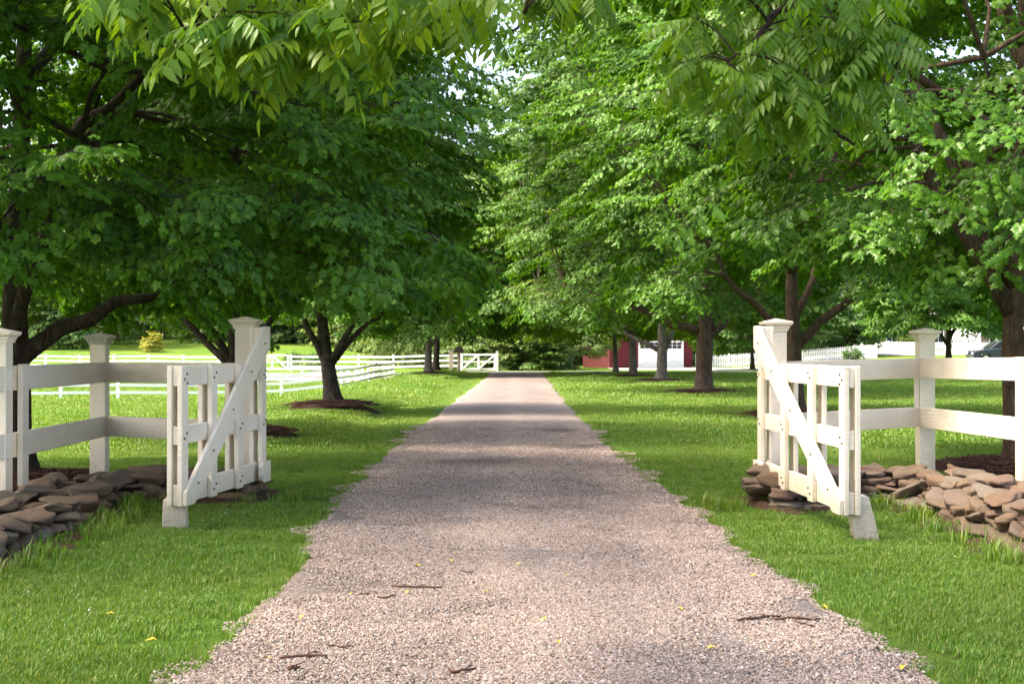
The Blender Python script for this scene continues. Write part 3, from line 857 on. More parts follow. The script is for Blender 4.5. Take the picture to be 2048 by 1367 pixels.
# ------------------------------------------------------------------ grass
def grass_patch(seed, half=0.22, n=400, h=(0.022, 0.046), wd=0.0028, curl=0.55, tint=(0, 0.9)):
    r = np.random.RandomState(seed)
    V, F_, T = [], [], []
    for i in range(n):
        rr_ = half*math.sqrt(r.rand()); aa = r.uniform(0, 6.28)
        p = np.array([rr_*math.cos(aa), rr_*math.sin(aa), -0.004])
        a = r.uniform(0, 6.28); hd = np.array([math.cos(a), math.sin(a), 0])
        sd = np.array([-hd[1], hd[0], 0])*wd*r.uniform(0.6, 1.3)
        H_ = r.uniform(*h); ln = H_*r.uniform(0.1, curl*1.5)
        m1 = p+hd*ln*0.3+np.array([0, 0, H_*0.6]); m2 = p+hd*ln+np.array([0, 0, H_*r.uniform(0.8, 1.0)])
        b = len(V)
        V += [p-sd, p+sd, m1+sd*0.8, m1-sd*0.8, m2]
        F_ += [(b, b+1, b+2), (b, b+2, b+3), (b+3, b+2, b+4)]
        t_ = r.uniform(*tint) if r.rand() > 0.04 else 1.0
        T += [t_]*5
    return src('grass_patch', np_mesh('grass_patch', np.array(V), np.array(F_), M['grass'], {"tint": T}))
GR_NEAR = [grass_patch(k) for k in range(5)]
GR_MID = [grass_patch(20+k, 0.42, 420, (0.025, 0.048), 0.0055) for k in range(3)]
GR_FAR = [grass_patch(40+k, 0.8, 420, (0.03, 0.055), 0.011) for k in range(3)]
GR_TALL = [grass_patch(60+k, 0.10, 34, (0.10, 0.22), 0.0045, 0.7, (0.2, 0.9)) for k in range(4)]

def lawn_ok(x, y, margin=0.03):
    ok = (x < left_edge(np.clip(y, 0, 99))-margin) | (x > right_edge(np.clip(y, 0, 99))+margin)
    for k, rad in MULCH.items():
        tx, ty = TREES[k]
        ok &= np.hypot(x-tx, y-ty) > rad*0.93+wob(x, y)*0.6
    for wl in (LWALL, RWALL):
        d = seg_dist(x, y, wl)+wob(x, y)
        ok &= (d > 0.46) & ((d > 0.72) | (nr.rand(len(x)) < 0.35))
    for px, py in ((-2.69, 11.42), (-2.57, 11.3)):
        ok &= np.hypot(x-px, y-py) > 0.22
    return ok
def lawn_points(y0, y1, dens, spread=0.36, pad=0.6, margin=0.17):
    n = int(dens*(y1-y0)*2*(spread*y1+pad))
    y = nr.uniform(y0, y1, n); x = nr.uniform(-1, 1, n)*(spread*y1+pad)
    keep = (np.abs(x) < spread*y+pad)
    x, y = x[keep], y[keep]
    k = lawn_ok(x, y, margin)
    return x[k], y[k]
def put_grass(name, key, variants, regions, smin, smax, label):
    X, Y = [], []
    for a in regions:
        x, y = lawn_points(*a); X.append(x); Y.append(y)
    X = np.concatenate(X); Y = np.concatenate(Y); n = len(X)
    P_ = np.stack([X, Y, terrain(X, Y)], 1)
    R_ = np.stack([nr.normal(0, 0.06, n), nr.normal(0, 0.06, n), nr.uniform(0, 6.28, n)], 1)
    o = scatter(name, key, variants, P_, R_, nr.uniform(smin, smax, n), nr.randint(0, len(variants), n))
    tag(o, label, 'grass')
    return o
put_grass('near_grass', 'gnear', GR_NEAR, [(4.8, 9, 40), (9, 14, 32), (14, 21, 20)], 0.68, 0.95, 'mown green grass on both sides of the gravel drive near the gate')
put_grass('middle_grass', 'gmid', GR_MID, [(20, 30, 7, 0.36, 0.6, 0.34), (30, 42, 4.5, 0.36, 0.6, 0.36)], 0.85, 1.3, 'mown grass under the avenue of maples beyond the gate')
gy_ = nr.uniform(18, 88, 2600); gs_ = np.where(nr.rand(2600) < 0.5, -1, 1); go_ = nr.uniform(0.24, 1.0, 2600)
gx_ = np.where(gs_ < 0, left_edge(gy_)-go_, right_edge(gy_)+go_)
verge = scatter('verge_grass', 'gmid', GR_MID, np.stack([gx_, gy_, terrain(gx_, gy_)], 1), np.stack([np.zeros(2600), np.zeros(2600), nr.uniform(0, 6.28, 2600)], 1), nr.uniform(0.5, 0.7, 2600), nr.randint(0, 3, 2600))
tag(verge, 'grass verge along both edges of the drive beyond the gate', 'grass')
put_grass('distant_grass', 'gfar', GR_FAR, [(40, 60, 1.6, 0.36, 0.6, 0.75), (60, 88, 0.9, 0.36, 0.6, 0.8)], 0.9, 1.3, 'distant sunlit grass between gravel drive and white fences')
# longer tufts along drive edge, walls and posts
X, Y = [], []
for y in np.arange(5.2, 22, 0.05):
    for e, s_ in ((left_edge, -1), (right_edge, 1)):
        if nr.rand() < 0.75:
            yy = y+nr.uniform(-0.03, 0.03); X.append(float(e(yy))+s_*nr.uniform(-0.02, 0.12)); Y.append(yy)
ne = len(X)
for wl in (LWALL, RWALL):
    for i in range(110):
        k = nr.randint(len(wl)-1); t = nr.rand(); a, b = wl[k], wl[k+1]
        sgn = 1 if wl is LWALL else -1
        X.append(a[0]+(b[0]-a[0])*t+sgn*nr.uniform(0.4, 0.75)); Y.append(a[1]+(b[1]-a[1])*t-nr.uniform(0.05, 0.5))
n = len(X); X = np.array(X); Y = np.array(Y)
S_ = np.where(np.arange(n) < ne, nr.uniform(0.18, 0.40, n), nr.uniform(0.25, 0.9, n))
o = scatter('grass_tufts', 'gtall', GR_TALL, np.stack([X, Y, terrain(X, Y)], 1), np.stack([np.zeros(n), np.zeros(n), nr.uniform(0, 6.28, n)], 1), S_, nr.randint(0, 4, n))
tag(o, 'longer grass tufts along the drive edges and stone walls', 'grass')
# clover heads
cb = bmesh.new(); bmesh.ops.create_icosphere(cb, subdivisions=1, radius=0.008)
cme = bpy.data.meshes.new('clover_head'); cb.to_mesh(cme); cb.free(); cme.materials.append(M['clover'])
x, y = lawn_points(5.2, 17, 3.2)
k = (np.sin(x*1.7+1)+np.sin(y*1.3+x) > 0.2); x, y = x[k], y[k]; n = len(x)
o = scatter('clover_flowers', 'clover', [src('clover_head', cme)], np.stack([x, y, terrain(x, y)+0.042], 1), np.zeros((n, 3)), nr.uniform(0.5, 0.95, n), np.zeros(n))
tag(o, 'tiny white clover flowers dotted through the near lawn', 'clover')

# ------------------------------------------------------------------ mulch rings and soil strips
def chip_patch(seed):
    r = np.random.RandomState(seed); mb = MB()
    for i in range(90):
        a = r.uniform(0, 6.28); rr_ = 0.2*math.sqrt(r.rand())
        Mx = Matrix.Translation((rr_*math.cos(a), rr_*math.sin(a), r.uniform(0, 0.014))) @ Euler((r.uniform(-0.5, 0.5), r.uniform(-0.5, 0.5), r.uniform(0, 6.28))).to_matrix().to_4x4()
        l, w_ = r.uniform(0.008, 0.03), r.uniform(0.003, 0.008)
        mb.box(-l, l, -w_, w_, -0.002, 0.002, Mx)
    return src('chip_patch', mb.mesh('chip_patch', M['chip']))
CHIP = [chip_patch(k) for k in range(3)]
MLAB = {'L1': 'dark bark mulch ring round the maple behind the left stone wall', 'L2': 'mulch ring round the slim maple seen through the left gate', 'L3': 'mulch ring round the dark forked maple left of the drive',
        'L4': 'mulch ring round the far left maple near the mailbox', 'R1': 'dark bark mulch ring round the maple behind the right fence', 'R2': 'mulch ring round the maple behind the right gate post',
        'R3': 'brown mulch ring round the thick brown maple trunk', 'R4': 'mulch ring round the forked grey maple before the garage', 'R5': 'thin mulch ring round the grey maple left of the garage door'}
for k, rad in MULCH.items():
    tx, ty = TREES[k]
    V = []; F_ = []; nr_, na = 7, 48
    for i in range(nr_+1):
        q = i/nr_
        for j in range(na):
            a = 2*math.pi*j/na
            rr_ = rad*q*(1+0.07*math.sin(3*a+tx)+0.05*math.sin(7*a+ty)+0.03*math.sin(13*a))
            xx, yy = tx+rr_*math.cos(a), ty+rr_*math.sin(a)
            zz = tz(xx, yy)+(0.13*(1-q**2)+0.012*(1 if i % 2 else 0) if i < nr_ else -0.03)+rnd.uniform(0, 0.015)
            V.append((xx-tx, yy-ty, zz-tz(tx, ty)))
    for i in range(nr_):
        for j in range(na):
            F_.append((i*na+j, i*na+(j+1) % na, (i+1)*na+(j+1) % na, (i+1)*na+j))
    mo = link('mulch_bed', np_mesh('mulch_bed', V, F_, M['mulch'], smooth=True))
    mo.location = (tx, ty, tz(tx, ty)); tag(mo, MLAB[k], 'mulch', None, 'stuff')
    if ty < 50:
        n = int(70*rad*rad)
        P_ = []
        for i in range(n):
            a = rnd.uniform(0, 6.28); q = math.sqrt(rnd.random()); rr_ = rad*q*0.93
            P_.append((rr_*math.cos(a), rr_*math.sin(a), 0.012+0.13*(1-q*q*0.9)))
        scatter('mulch_chips', 'chip', CHIP, P_, [(0, 0, rnd.uniform(0, 6.28)) for _ in P_], [rnd.uniform(0.8, 1.3) for _ in P_], [rnd.randrange(3) for _ in P_], None, mo)

def ribbon(name, path, wdt, mat, lift):
    V, F_ = [], []
    pts = []
    for (x0, y0), (x1, y1) in zip(path[:-1], path[1:]):
        for k in range(10): pts.append((x0+(x1-x0)*k/10, y0+(y1-y0)*k/10))
    pts.append(path[-1])
    for i, p in enumerate(pts):
        a = pts[max(0, i-1)]; b = pts[min(len(pts)-1, i+1)]
        d = Vector((b[0]-a[0], b[1]-a[1])).normalized(); nrm = Vector((-d.y, d.x))
        for j in range(7):
            q = (j-3)/3
            ww = wdt*(1+0.18*math.sin(i*0.7+j)+0.12*math.sin(i*1.9))*q
            V.append((p[0]+nrm.x*ww, p[1]+nrm.y*ww, lift+0.03*(1-q*q)+rnd.uniform(-0.006, 0.006) if abs(q) < 1 and 0 < i < len(pts)-1 else -0.02))
    for i in range(len(pts)-1):
        for j in range(6):
            F_.append((i*7+j, i*7+j+1, (i+1)*7+j+1, (i+1)*7+j))
    return link(name, np_mesh(name, V, F_, mat, smooth=True), kind='structure')
ribbon('soil_ground_by_wall', LWALL, 0.72, M['soil'], 0.015)
ribbon('soil_ground_by_wall', RWALL, 0.74, M['soil'], 0.015)

# ================================================================== NEAR FENCES
def make_post(parent, x, y, top, wd=0.16, cap_mat=None, rz=0.0, skirt=False):
    Mx = Matrix.Translation((x, y, 0)) @ Matrix.Rotation(rz, 4, 'Z')
    mb = MB(); h = wd/2
    mb.box(-h, h, -h, h, -0.08, top-0.11, Mx)
    po = mb.build('post', M['paint'], parent, bevel=0.006)
    mb = MB()
    # moulded neck and shallow pyramid
    prof = [(h+0.012, top-0.118), (h+0.014, top-0.100), (h+0.022, top-0.088), (h+0.024, top-0.075), (h+0.050, top-0.052), (h+0.054, top-0.030), (0.0, top+0.004)]
    n = len(prof)
    V, F_ = [], []
    for wq, z in prof:
        for sx_, sy_ in ((-1, -1), (1, -1), (1, 1), (-1, 1)): V.append(Mx @ Vector((sx_*wq, sy_*wq, z)))
    for i in range(n-1):
        for k in range(4): F_.append((i*4+k, i*4+(k+1) % 4, (i+1)*4+(k+1) % 4, (i+1)*4+k))
    F_.append((3, 2, 1, 0))
    mb.add(V, F_)
    cp = mb.build('cap', cap_mat or M['paint'], po)
    return po

def rail(parent, a, b, zc_a, zc_b, wd=0.205, th=0.035, name='rail'):
    mb = MB(); mb.bar((a[0], a[1], zc_a), (b[0], b[1], zc_b), wd, th)
    return mb.build(name, M['paint_rough'], parent, bevel=0.005)

lf = empty('post_and_rail_fence', (0, 0, 0))
tag(lf, 'cream two-rail fence with capped posts above the left stone wall', 'fence', 'fences flanking the gateway')
make_post(lf, *LP0, 1.58)
p1 = make_post(lf, *LP1, 1.575, cap_mat=M['lichen'])
make_post(lf, *LG, 1.72, 0.175)
cA = (LP1[0]+0.085, LP1[1]-0.105)
for za, zb_, zc in ((1.175, 1.175, 1.17), (0.625, 0.625, 0.62)):
    rail(lf, (LP0[0]+0.075, LP0[1]+0.13), cA, zc, za)                       # along the wall to the corner post
    rail(lf, (cA[0]+0.02, cA[1]+0.01), (LG[0]-0.09, LG[1]+0.05), za, zb_)  # corner post to gate post
    rail(lf, (LP0[0]+0.10, LP0[1]-0.02), (-5.6, 9.9), zc, zc)              # onwards, out of the gateway
mb = MB(); mb.box(-0.0, 0.045, -0.075, 0.075, 0.28, 1.285, Matrix.Translation((LP0[0]+0.10, LP0[1]+0.2, 0)))
mb.build('cover_board', M['paint_rough'], lf, bevel=0.006)
make_post(lf, -5.65, 9.8, 1.58)

rf = empty('post_and_rail_fence', (0, 0, 0))
tag(rf, 'cream two-rail fence with capped posts above the right stone wall', 'fence', 'fences flanking the gateway')
make_post(rf, *RP1, 1.63, rz=0.03)
make_post(rf, *RG, 1.70, 0.175)
make_post(rf, *RP2, 1.63)
cB = (RP1[0]-0.075, RP1[1]-0.105)
for za, zb_, zc in ((1.215, 1.19, 1.235), (0.712, 0.69, 0.705)):
    rail(rf, cB, (RP2[0]-0.11, RP2[1]+0.05), za, zc)
    rail(rf, (cB[0]-0.02, cB[1]+0.005), (RG[0]+0.09, RG[1]+0.05), za, zb_)
    rail(rf, (RP2[0]-0.10, RP2[1]-0.02), (5.6, 10.2), zc, zc)
mb = MB(); mb.box(-0.045, 0.0, -0.075, 0.075, 0.26, 1.34, Matrix.Translation((RP2[0]-0.135, RP2[1]+0.14, 0)))
mb.build('cover_board', M['paint_rough'], rf, bevel=0.006)
make_post(rf, 5.65, 10.1, 1.63)
mb = MB(); mb.box(-0.022, 0.022, -0.02, 0.02, 0.815, 1.11, Matrix.Translation((RP1[0]-0.105, RP1[1]-0.05, 0)))
mb.build('spacer_block', M['paint_rough'], rf, bevel=0.004)

# ------------------------------------------------------------------ gates
bolt_mb = MB(); bolt_mb.tube([(0, 0, 0), (0, -0.008, 0), (0, -0.011, 0)], [0.0095, 0.0095, 0.005], 6)
BOLT = bolt_mb.mesh('bolt', M['bolt'])
def make_gate(label, hinge, end, zb, side, zt=1.08, tall=1.42):
    """local x runs from the hinge to the latch end, the face with the brace looks along local -y"""
    hx, hy = hinge; ex, ey = end
    L = math.hypot(ex-hx, ey-hy); ang = math.atan2(ey-hy, ex-hx)
    root = empty('field_gate', (hx, hy, zb), ang)
    tag(root, label, 'gate', 'pair of open gates')
    f = side                      # +1: brace face is local -y, -1: local +y
    def layer(a, b): return (min(-f*a, -f*b), max(-f*a, -f*b))
    def part(name, x0, x1, a, b, z0, z1, mat='paint'):
        mb = MB(); y0, y1 = layer(a, b); mb.box(x0, x1, y0, y1, z0, z1)
        return mb.build(name, M[mat], root, bevel=0.007)
    sw = 0.145
    for z0, z1 in ((zt-0.155, zt), (0.47, 0.615), (0.0, 0.165)):
        part('rail', 0.02, L-0.015, -0.021, 0.021, z0, z1)
    xs = [0, (L-sw)/3, 2*(L-sw)/3, L-sw]
    for i, x0 in enumerate(xs):
        for a, b in ((0.022, 0.062), (-0.062, -0.022)):
            part('stile', x0, x0+sw, a, b, -0.005, tall if i == 0 else zt+0.004)
    part('filler_block', 0.004, sw-0.004, -0.021, 0.021, zt+0.01, tall-0.004)
    mb = MB(); y0, y1 = layer(0.063, 0.098)
    mb.prism([(0.0, tall+0.005), (0.15, tall+0.005), (L-0.004, 0.11), (L-0.004, 0.0), (L-0.20, 0.0), (0.0, tall-0.20)], y0, y1)
    mb.build('brace', M['paint'], root, bevel=0.006)
    # rounded keeper at the foot of the hinge stile
    mb = MB(); y0, y1 = layer(0.063, 0.105)
    pg = [(0.0, -0.01), (0.20, -0.01)]+[(0.20+0.07*math.sin(a), 0.06-0.07*math.cos(a)) for a in (0.5, 1.0, 1.57)]+[(0.27, 0.13)]+[(0.215+0.055*math.cos(a), 0.13+0.05*math.sin(a)) for a in (0.5, 1.0, 1.57)]+[(0.0, 0.18)]
    mb.prism(pg, y0, y1)
    mb.build('keeper_board', M['paint'], root, bevel=0.004)
    def bolt(x, z, a=0.062):
        o = link('bolt', BOLT, None, root); o.location = (x, -f*a, z)
        if f < 0: o.rotation_euler = (0, 0, math.pi)
    for i, x0 in enumerate(xs):
        for zz in (zt-0.08, 0.54, 0.08):
            bolt(x0+0.045, zz+0.02); bolt(x0+0.10, zz-0.02)
        if i in (0, 3):
            bolt(x0+0.04, zt-0.13); bolt(x0+0.105, 0.03)
    for t in (0.05, 0.25, 0.5, 0.75, 0.93):
        bolt(0.08+t*(L-0.2), tall-0.09+t*(0.10-tall+0.06), 0.098)
    # strap hinges to the post
    for zz in (0.16, zt-0.08):
        mb = MB(); mb.bar((-0.30, 0.0+f*0.03, zz), (0.25, 0.0, zz), 0.045, 0.010)
        mb.build('strap_hinge', M['paint'], root)
    return root
make_gate('open white gate with a diagonal brace standing left of the drive', (-2.38, 13.3), (-2.63, 11.0), 0.195, -1)
make_gate('open white gate with a diagonal brace standing right of the drive', (2.33, 13.3), (2.46, 10.36), 0.20, 1)

def rest_post(label, x, y, wx, wy, h, leanx, rz):
    root = empty('gate_rest_post', (x, y, 0), rz); tag(root, label, 'post', 'short posts the gates rest on')
    mb = MB()
    V = []
    for z, q in ((-0.06, 0), (h*0.5, 0.5), (h, 1)):
        for sx_, sy_ in ((-1, -1), (1, -1), (1, 1), (-1, 1)): V.append((sx_*wx/2*(1-0.12*q)+leanx*q, sy_*wy/2, z))
    F_ = [(3, 2, 1, 0), (8, 9, 10, 11)]
    for i in range(2):
        for k in range(4): F_.append((i*4+k, i*4+(k+1) % 4, (i+1)*4+(k+1) % 4, (i+1)*4+k))
    mb.add(V, F_); mb.build('block', M['paint_rough'], root, bevel=0.008)
rest_post('short stained cream post stub under the left gate end', -2.67, 11.2, 0.19, 0.17, 0.235, 0.0, 0.1)
rest_post('leaning short cream post stub under the right gate end', 2.60, 10.50, 0.18, 0.16, 0.33, -0.085, -0.05)

# ------------------------------------------------------------------ dry stone walls
def stone_mesh(seed):
    r = np.random.RandomState(seed)
    bm = bmesh.new(); bmesh.ops.create_icosphere(bm, subdivisions=3, radius=1.0)
    d1 = [r.randn(3) for _ in range(7)]; cut = [(q/np.linalg.norm(q), r.uniform(0.55, 0.88)) for q in (r.randn(3) for _ in range(9))]
    for v in bm.verts:
        p = np.array(v.co)
        e = 3.6
        p = p/ (np.sum(np.abs(p)**e)**(1/e))*0.9
        for q, c in cut:
            k = p @ q
            if k > c: p = p-q*(k-c)*0.97
        for i, q in enumerate(d1): p = p*(1+0.05*math.sin(p @ q*(1.6+i*0.7)+i))
        p = p*(1+0.012*r.randn())
        v.co = p
    me = bpy.data.meshes.new('stone'); bm.to_mesh(me); bm.free()
    me.polygons.foreach_set("use_smooth", [True]*len(me.polygons)); me.materials.append(M['stone'])
    return me
STONES = [stone_mesh(200+k) for k in range(12)]
def stone_wall(label, path, width, layers, seed, big):
    r = random.Random(seed)
    root = empty('dry_stone_wall', (path[0][0], path[0][1], 0)); tag(root, label, 'wall', 'dry stone walls at the gateway')
    segs = []; tot = 0
    for a, b in zip(path[:-1], path[1:]):
        l = math.hypot(b[0]-a[0], b[1]-a[1]); segs.append((tot, l, a, b)); tot += l
    def at(s_):
        for t0, l, a, b in segs:
            if s_ <= t0+l: break
        t = min(1, (s_-t0)/l)
        return (a[0]+(b[0]-a[0])*t, a[1]+(b[1]-a[1])*t, math.atan2(b[1]-a[1], b[0]-a[0]))
    def stone(x, y, z, sx_, sy_, sz_, rz, tx_, ty_):
        o = link('stone', STONES[r.randrange(12)], None, root)
        o.location = (x-path[0][0], y-path[0][1], z); o.scale = (sx_, sy_, sz_); o.rotation_euler = (tx_, ty_, rz)
    zl = 0.0
    for k in range(layers):
        wk = width*(1-0.13*k)
        th = r.uniform(0.075, 0.09) if k else 0.10
        rows = 3 if k < layers-1 else 2
        for row in range(rows):
            off = (row/(rows-1)-0.5)*wk
            s_ = r.uniform(0, 0.15)
            while s_ < tot:
                ln = (0.12+0.28*r.random()**1.6)*(1.0 if row != 1 else 1.15)
                if r.random() < big: ln *= 1.6
                x, y, a = at(s_+ln/2)
                o2 = off+r.uniform(-0.05, 0.05)
                fade = min(1.0, (s_+0.15)/0.45)
                hz = th*r.uniform(0.7, 1.45)*(1.35 if ln > 0.36 else 1.0)
                if k*0.1 < 0.1+fade*0.4:
                    stone(x-math.sin(a)*o2, y+math.cos(a)*o2, zl+th*0.5+r.uniform(-0.015, 0.02), ln*0.58, min(ln*0.5, 0.19)*r.uniform(0.75, 1.1), hz*0.60, a+r.gauss(0, 0.35), r.gauss(0, 0.14), r.gauss(0, 0.12))
                s_ += ln*r.uniform(0.80, 0.97)
        zl += th*0.86
    return root
stone_wall('low dry stone wall of brown fieldstones under the left fence', LWALL, 0.58, 3, 5, 0.10)
stone_wall('taller dry stone wall with lichened boulders under the right fence', RWALL, 0.66, 4, 9, 0.2)

# ================================================================== AVENUE TREES
ROWL, ROWR = 'maples along the left of the drive', 'maples along the right of the drive'
T = TREES
make_tree('maple_tree', 'large dark maple behind the left stone wall with a low limb', *T['L1'], 9.5, 2.3, 3.35, 0.17, 3, n_cl=170, n_sp=11, n_limb=11, fork=1.5, group=ROWL, leafparts=300,
          limb_first=[0.1, -0.9, 1.6], limb_ht=[2.3, 4.0, 4.2], cull=lambda x, y, z: y < 14.3 and z < 2.35, low=0.92, limb_up=0.3, bark='bark_dark')
make_tree('maple_tree', 'slim trunked dark maple seen through the left gate', *T['L2'], 10.5, 2.45, 3.0, 0.13, 8, n_cl=165, n_sp=11, n_limb=10, fork=1.25, group=ROWL, leafparts=300, low=0.9, limb_first=[2.8, 3.4, 0.4], limb_ht=[2.8, 3.3, 3.2])
make_tree('maple_tree', 'dark forked maple standing by the drive beyond the left gate', *T['L3'], 11.5, 2.6, 2.2, 0.18, 21, n_cl=170, n_sp=11, n_limb=11, fork=0.95, group=ROWL, low=0.95, limb_first=[2.7, 0.3, -0.5, 3.6, 1.9], limb_ht=[2.9, 2.8, 3.6, 3.9, 4.2], lean=(-1.3, 0), leafparts=120)
make_tree('maple_tree', 'maple with two low side branches beside the far mailbox', *T['L4'], 12.5, 2.5, 4.4, 0.20, 31, key='maple_mid', n_cl=170, n_sp=10, n_limb=9, fork=1.3, group=ROWL, sscale=1.15, low=0.9, bark='bark_grey')
make_tree('maple_tree', 'dark trunked maple just behind the mailbox maple', *T['L5'], 12.0, 2.9, 4.0, 0.19, 37, key='maple_mid', n_cl=120, n_sp=10, n_limb=7, fork=2.4, group=ROWL, sscale=1.2, low=0.85)
make_tree('maple_tree', 'maple behind the right fence whose trunk stands beside the cover board', *T['R1'], 9.8, 2.55, 3.5, 0.165, 43, n_cl=135, n_sp=10, n_limb=13, fork=1.9, group=ROWR, leafparts=300, low=0.85, limb_first=[3.3, 2.4, 4.2], cull=lambda x, y, z: y < 15.5 and z < 2.3, bark='bark_brown')
make_tree('maple_tree', 'maple directly behind the right gate post', *T['R2'], 12.0, 2.7, 4.0, 0.20, 47, n_cl=165, n_sp=11, n_limb=11, fork=1.7, group=ROWR, leafparts=300, low=0.85, limb_first=[0.15, 3.3, 0.8], limb_ht=[3.8, 4.2, 4.5], bark='bark_brown')
make_tree('maple_tree', 'tall maple with a thick brown furrowed trunk on the right lawn', *T['R3'], 17.0, 2.9, 6.1, 0.29, 53, key='maple_mid', n_cl=290, n_sp=11, n_limb=13, fork=2.1, group=ROWR, low=0.85, toneamt=0.05, bark='bark_brown', limb_first=[0.0, 3.1, 0.6, 2.2], limb_ht=[4.3, 3.6, 5.2, 5.0], flare=1.6, cl_r=0.9)
make_tree('maple_tree', 'maple with a forked grey trunk standing before the garage doors', *T['R4'], 17.0, 3.4, 6.7, 0.235, 59, key='maple_mid', n_cl=260, n_sp=10, n_limb=11, fork=1.4, group=ROWR, sscale=1.2, low=0.85, tone=0.0, toneamt=0.2, bark='bark_grey', limb_first=[0.5, 2.9, 1.0], limb_ht=[6, 4.2, 7.5], cl_r=0.95)
make_tree('maple_tree', 'grey-trunked maple left of the garage doors, sunlit yellow-green painted into its leaves', *T['R5'], 15.0, 2.9, 6.5, 0.205, 61, key='maple_mid', n_cl=230, n_sp=10, n_limb=10, fork=2.0, group=ROWR, sscale=1.25, low=0.9, tone=0.42, toneamt=0.5, bark='bark_grey', cl_r=0.95)  # tone paints the sunlit yellow-green of this crown into the leaf colour
make_tree('maple_tree', 'slender grey maple nearest the red garage corner', *T['R6'], 13.0, 2.7, 5.0, 0.16, 67, key='maple_mid', n_cl=170, n_sp=10, n_limb=8, fork=2.2, group=ROWR, sscale=1.25, low=0.9, tone=0.4, toneamt=0.5, bark='bark_grey', cl_r=0.95)  # leaf tone stands in for sun on this crown too

# ================================================================== SHRUBS AND BACKGROUND TREES
def make_shrub(name, label, x, y, rx, ry, h, key, n, seed, sscale=1.0, cat='shrub', group=None, tone=0.0, base=0.05, shell=0.75, hang=0.0):
    r = random.Random(seed)
    root = empty(name, (x, y, tz(x, y))); tag(root, label, cat, group)
    for k in range(5):
        a = GA*k+seed
        mb = MB(); mb.tube([(0.1*math.cos(a), 0.1*math.sin(a), -0.05), (0.25*rx*math.cos(a), 0.25*ry*math.sin(a), h*0.35), (0.5*rx*math.cos(a), 0.5*ry*math.sin(a), h*0.7)], [0.04, 0.03, 0.012], 6)
        mb.build('stem', M['bark_dark'], root, True)
    ph = [r.uniform(0, 6) for _ in range(3)]
    PP, RR, SS, VV, TT = [], [], [], [], []
    while len(PP) < n:
        th = r.uniform(0, 6.283); cz = r.uniform(-0.35, 1.0)
        q = shell+(1-shell)*r.random()**0.6
        if r.random() < 0.25: q *= r.uniform(0.5, 0.95)
        lob = 1+0.12*math.sin(3*th+ph[0]+2*cz)+0.10*math.sin(6*th+ph[1]+5*cz)+0.06*math.sin(11*th+ph[2])
        hr = math.sqrt(max(0, 1-max(cz, 0)**2.2))*q*lob
        p = Vector((rx*hr*math.cos(th), ry*hr*math.sin(th), base+h*(0.30+0.70*cz*q*lob if cz > 0 else 0.30+cz*0.75)))
        if p.z < base: continue
        d = Vector((math.cos(th), math.sin(th), 0.9*max(cz, -0.1)+r.gauss(0, 0.3)-hang)); d.x += r.gauss(0, 0.4); d.y += r.gauss(0, 0.4)
        PP.append(tuple(p-d.normalized()*0.35*sscale)); RR.append(tuple(frame_euler(d, (math.cos(th)*0.5, math.sin(th)*0.5, 1)))); SS.append(sscale*r.uniform(0.75, 1.2)); VV.append(r.randrange(len(SPR[key]))); TT.append(tone*r.random())
    scatter('foliage', key, SPR[key], PP, RR, SS, VV, TT, root)
    return root
make_shrub('large_shrub', 'big dark green shrub beyond the end of the drive', 0.4, 100.0, 3.4, 2.6, 3.6, 'bush', 620, 5, 1.5, tone=0.35)
make_shrub('large_shrub', 'lighter green shrub left of the big dark shrub behind the white gate', -2.9, 102.5, 2.3, 2.0, 3.6, 'bush', 420, 6, 1.4, tone=0.4)
make_shrub('low_shrub', 'small round shrub at the foot of the trees left of the garage', 3.3, 106.5, 0.8, 0.8, 1.3, 'bush', 120, 8, 1.0, tone=0.5)
make_shrub('clipped_shrub', 'round clipped evergreen shrub before the picket fence', 25.6, 107.8, 0.62, 0.62, 1.1, 'bush', 150, 11, 0.6)
make_shrub('leafy_shrub', 'light green shrub in front of the stone house', 45.0, 126, 2.0, 1.8, 2.6, 'bush', 240, 12, 1.2, tone=0.45)
make_shrub('leafy_shrub', 'bright shrub below the white house window', 36.6, 131, 1.5, 1.2, 1.7, 'bush', 160, 13, 1.1, tone=0.7)
make_shrub('golden_shrub', 'golden yellow shrub in the far left field', -33.5, 131, 1.0, 1.0, 1.7, 'golden', 130, 14, 1.0)
make_shrub('field_shrub', 'green shrub beside the far gate in the left field', -15.0, 103, 1.6, 1.3, 1.1, 'bush', 150, 15, 1.0)
make_tree('ornamental_tree', 'low spreading ornamental tree at the corner of the red garage', 4.5, 105.5, 3.1, 1.35, 2.3, 0.09, 71, key='small', n_cl=60, n_sp=8, n_limb=7, fork=0.3, sscale=1.1, cl_r=0.5, limb_up=0.5, flare=1.2, tone=0.1)
make_tree('ornamental_tree', 'small spreading tree right of the garage before the picket fence', 16.9, 101, 6.2, 2.0, 3.2, 0.15, 73, key='maple_mid', n_cl=90, n_sp=9, n_limb=8, fork=1.2, sscale=1.2, cl_r=0.8)
make_tree('ornamental_tree', 'small many-stemmed green tree behind the picket fence', 23.3, 115, 4.6, 1.6, 2.2, 0.10, 79, key='small', n_cl=70, n_sp=9, n_limb=8, fork=0.5, sscale=1.4, cl_r=0.6)
make_tree('ornamental_tree', 'dark small tree behind the round clipped shrub', 27.2, 117, 4.4, 1.5, 2.1, 0.10, 83, key='bush', n_cl=70, n_sp=9, n_limb=8, fork=0.6, sscale=1.4, cl_r=0.6)
make_tree('ornamental_tree', 'dark broad tree seen just right of the right corner post', 25.9, 85, 7.4, 3.1, 3.4, 0.22, 89, key='maple', n_cl=120, n_sp=9, n_limb=8, fork=1.3, sscale=1.5, cl_r=0.9)
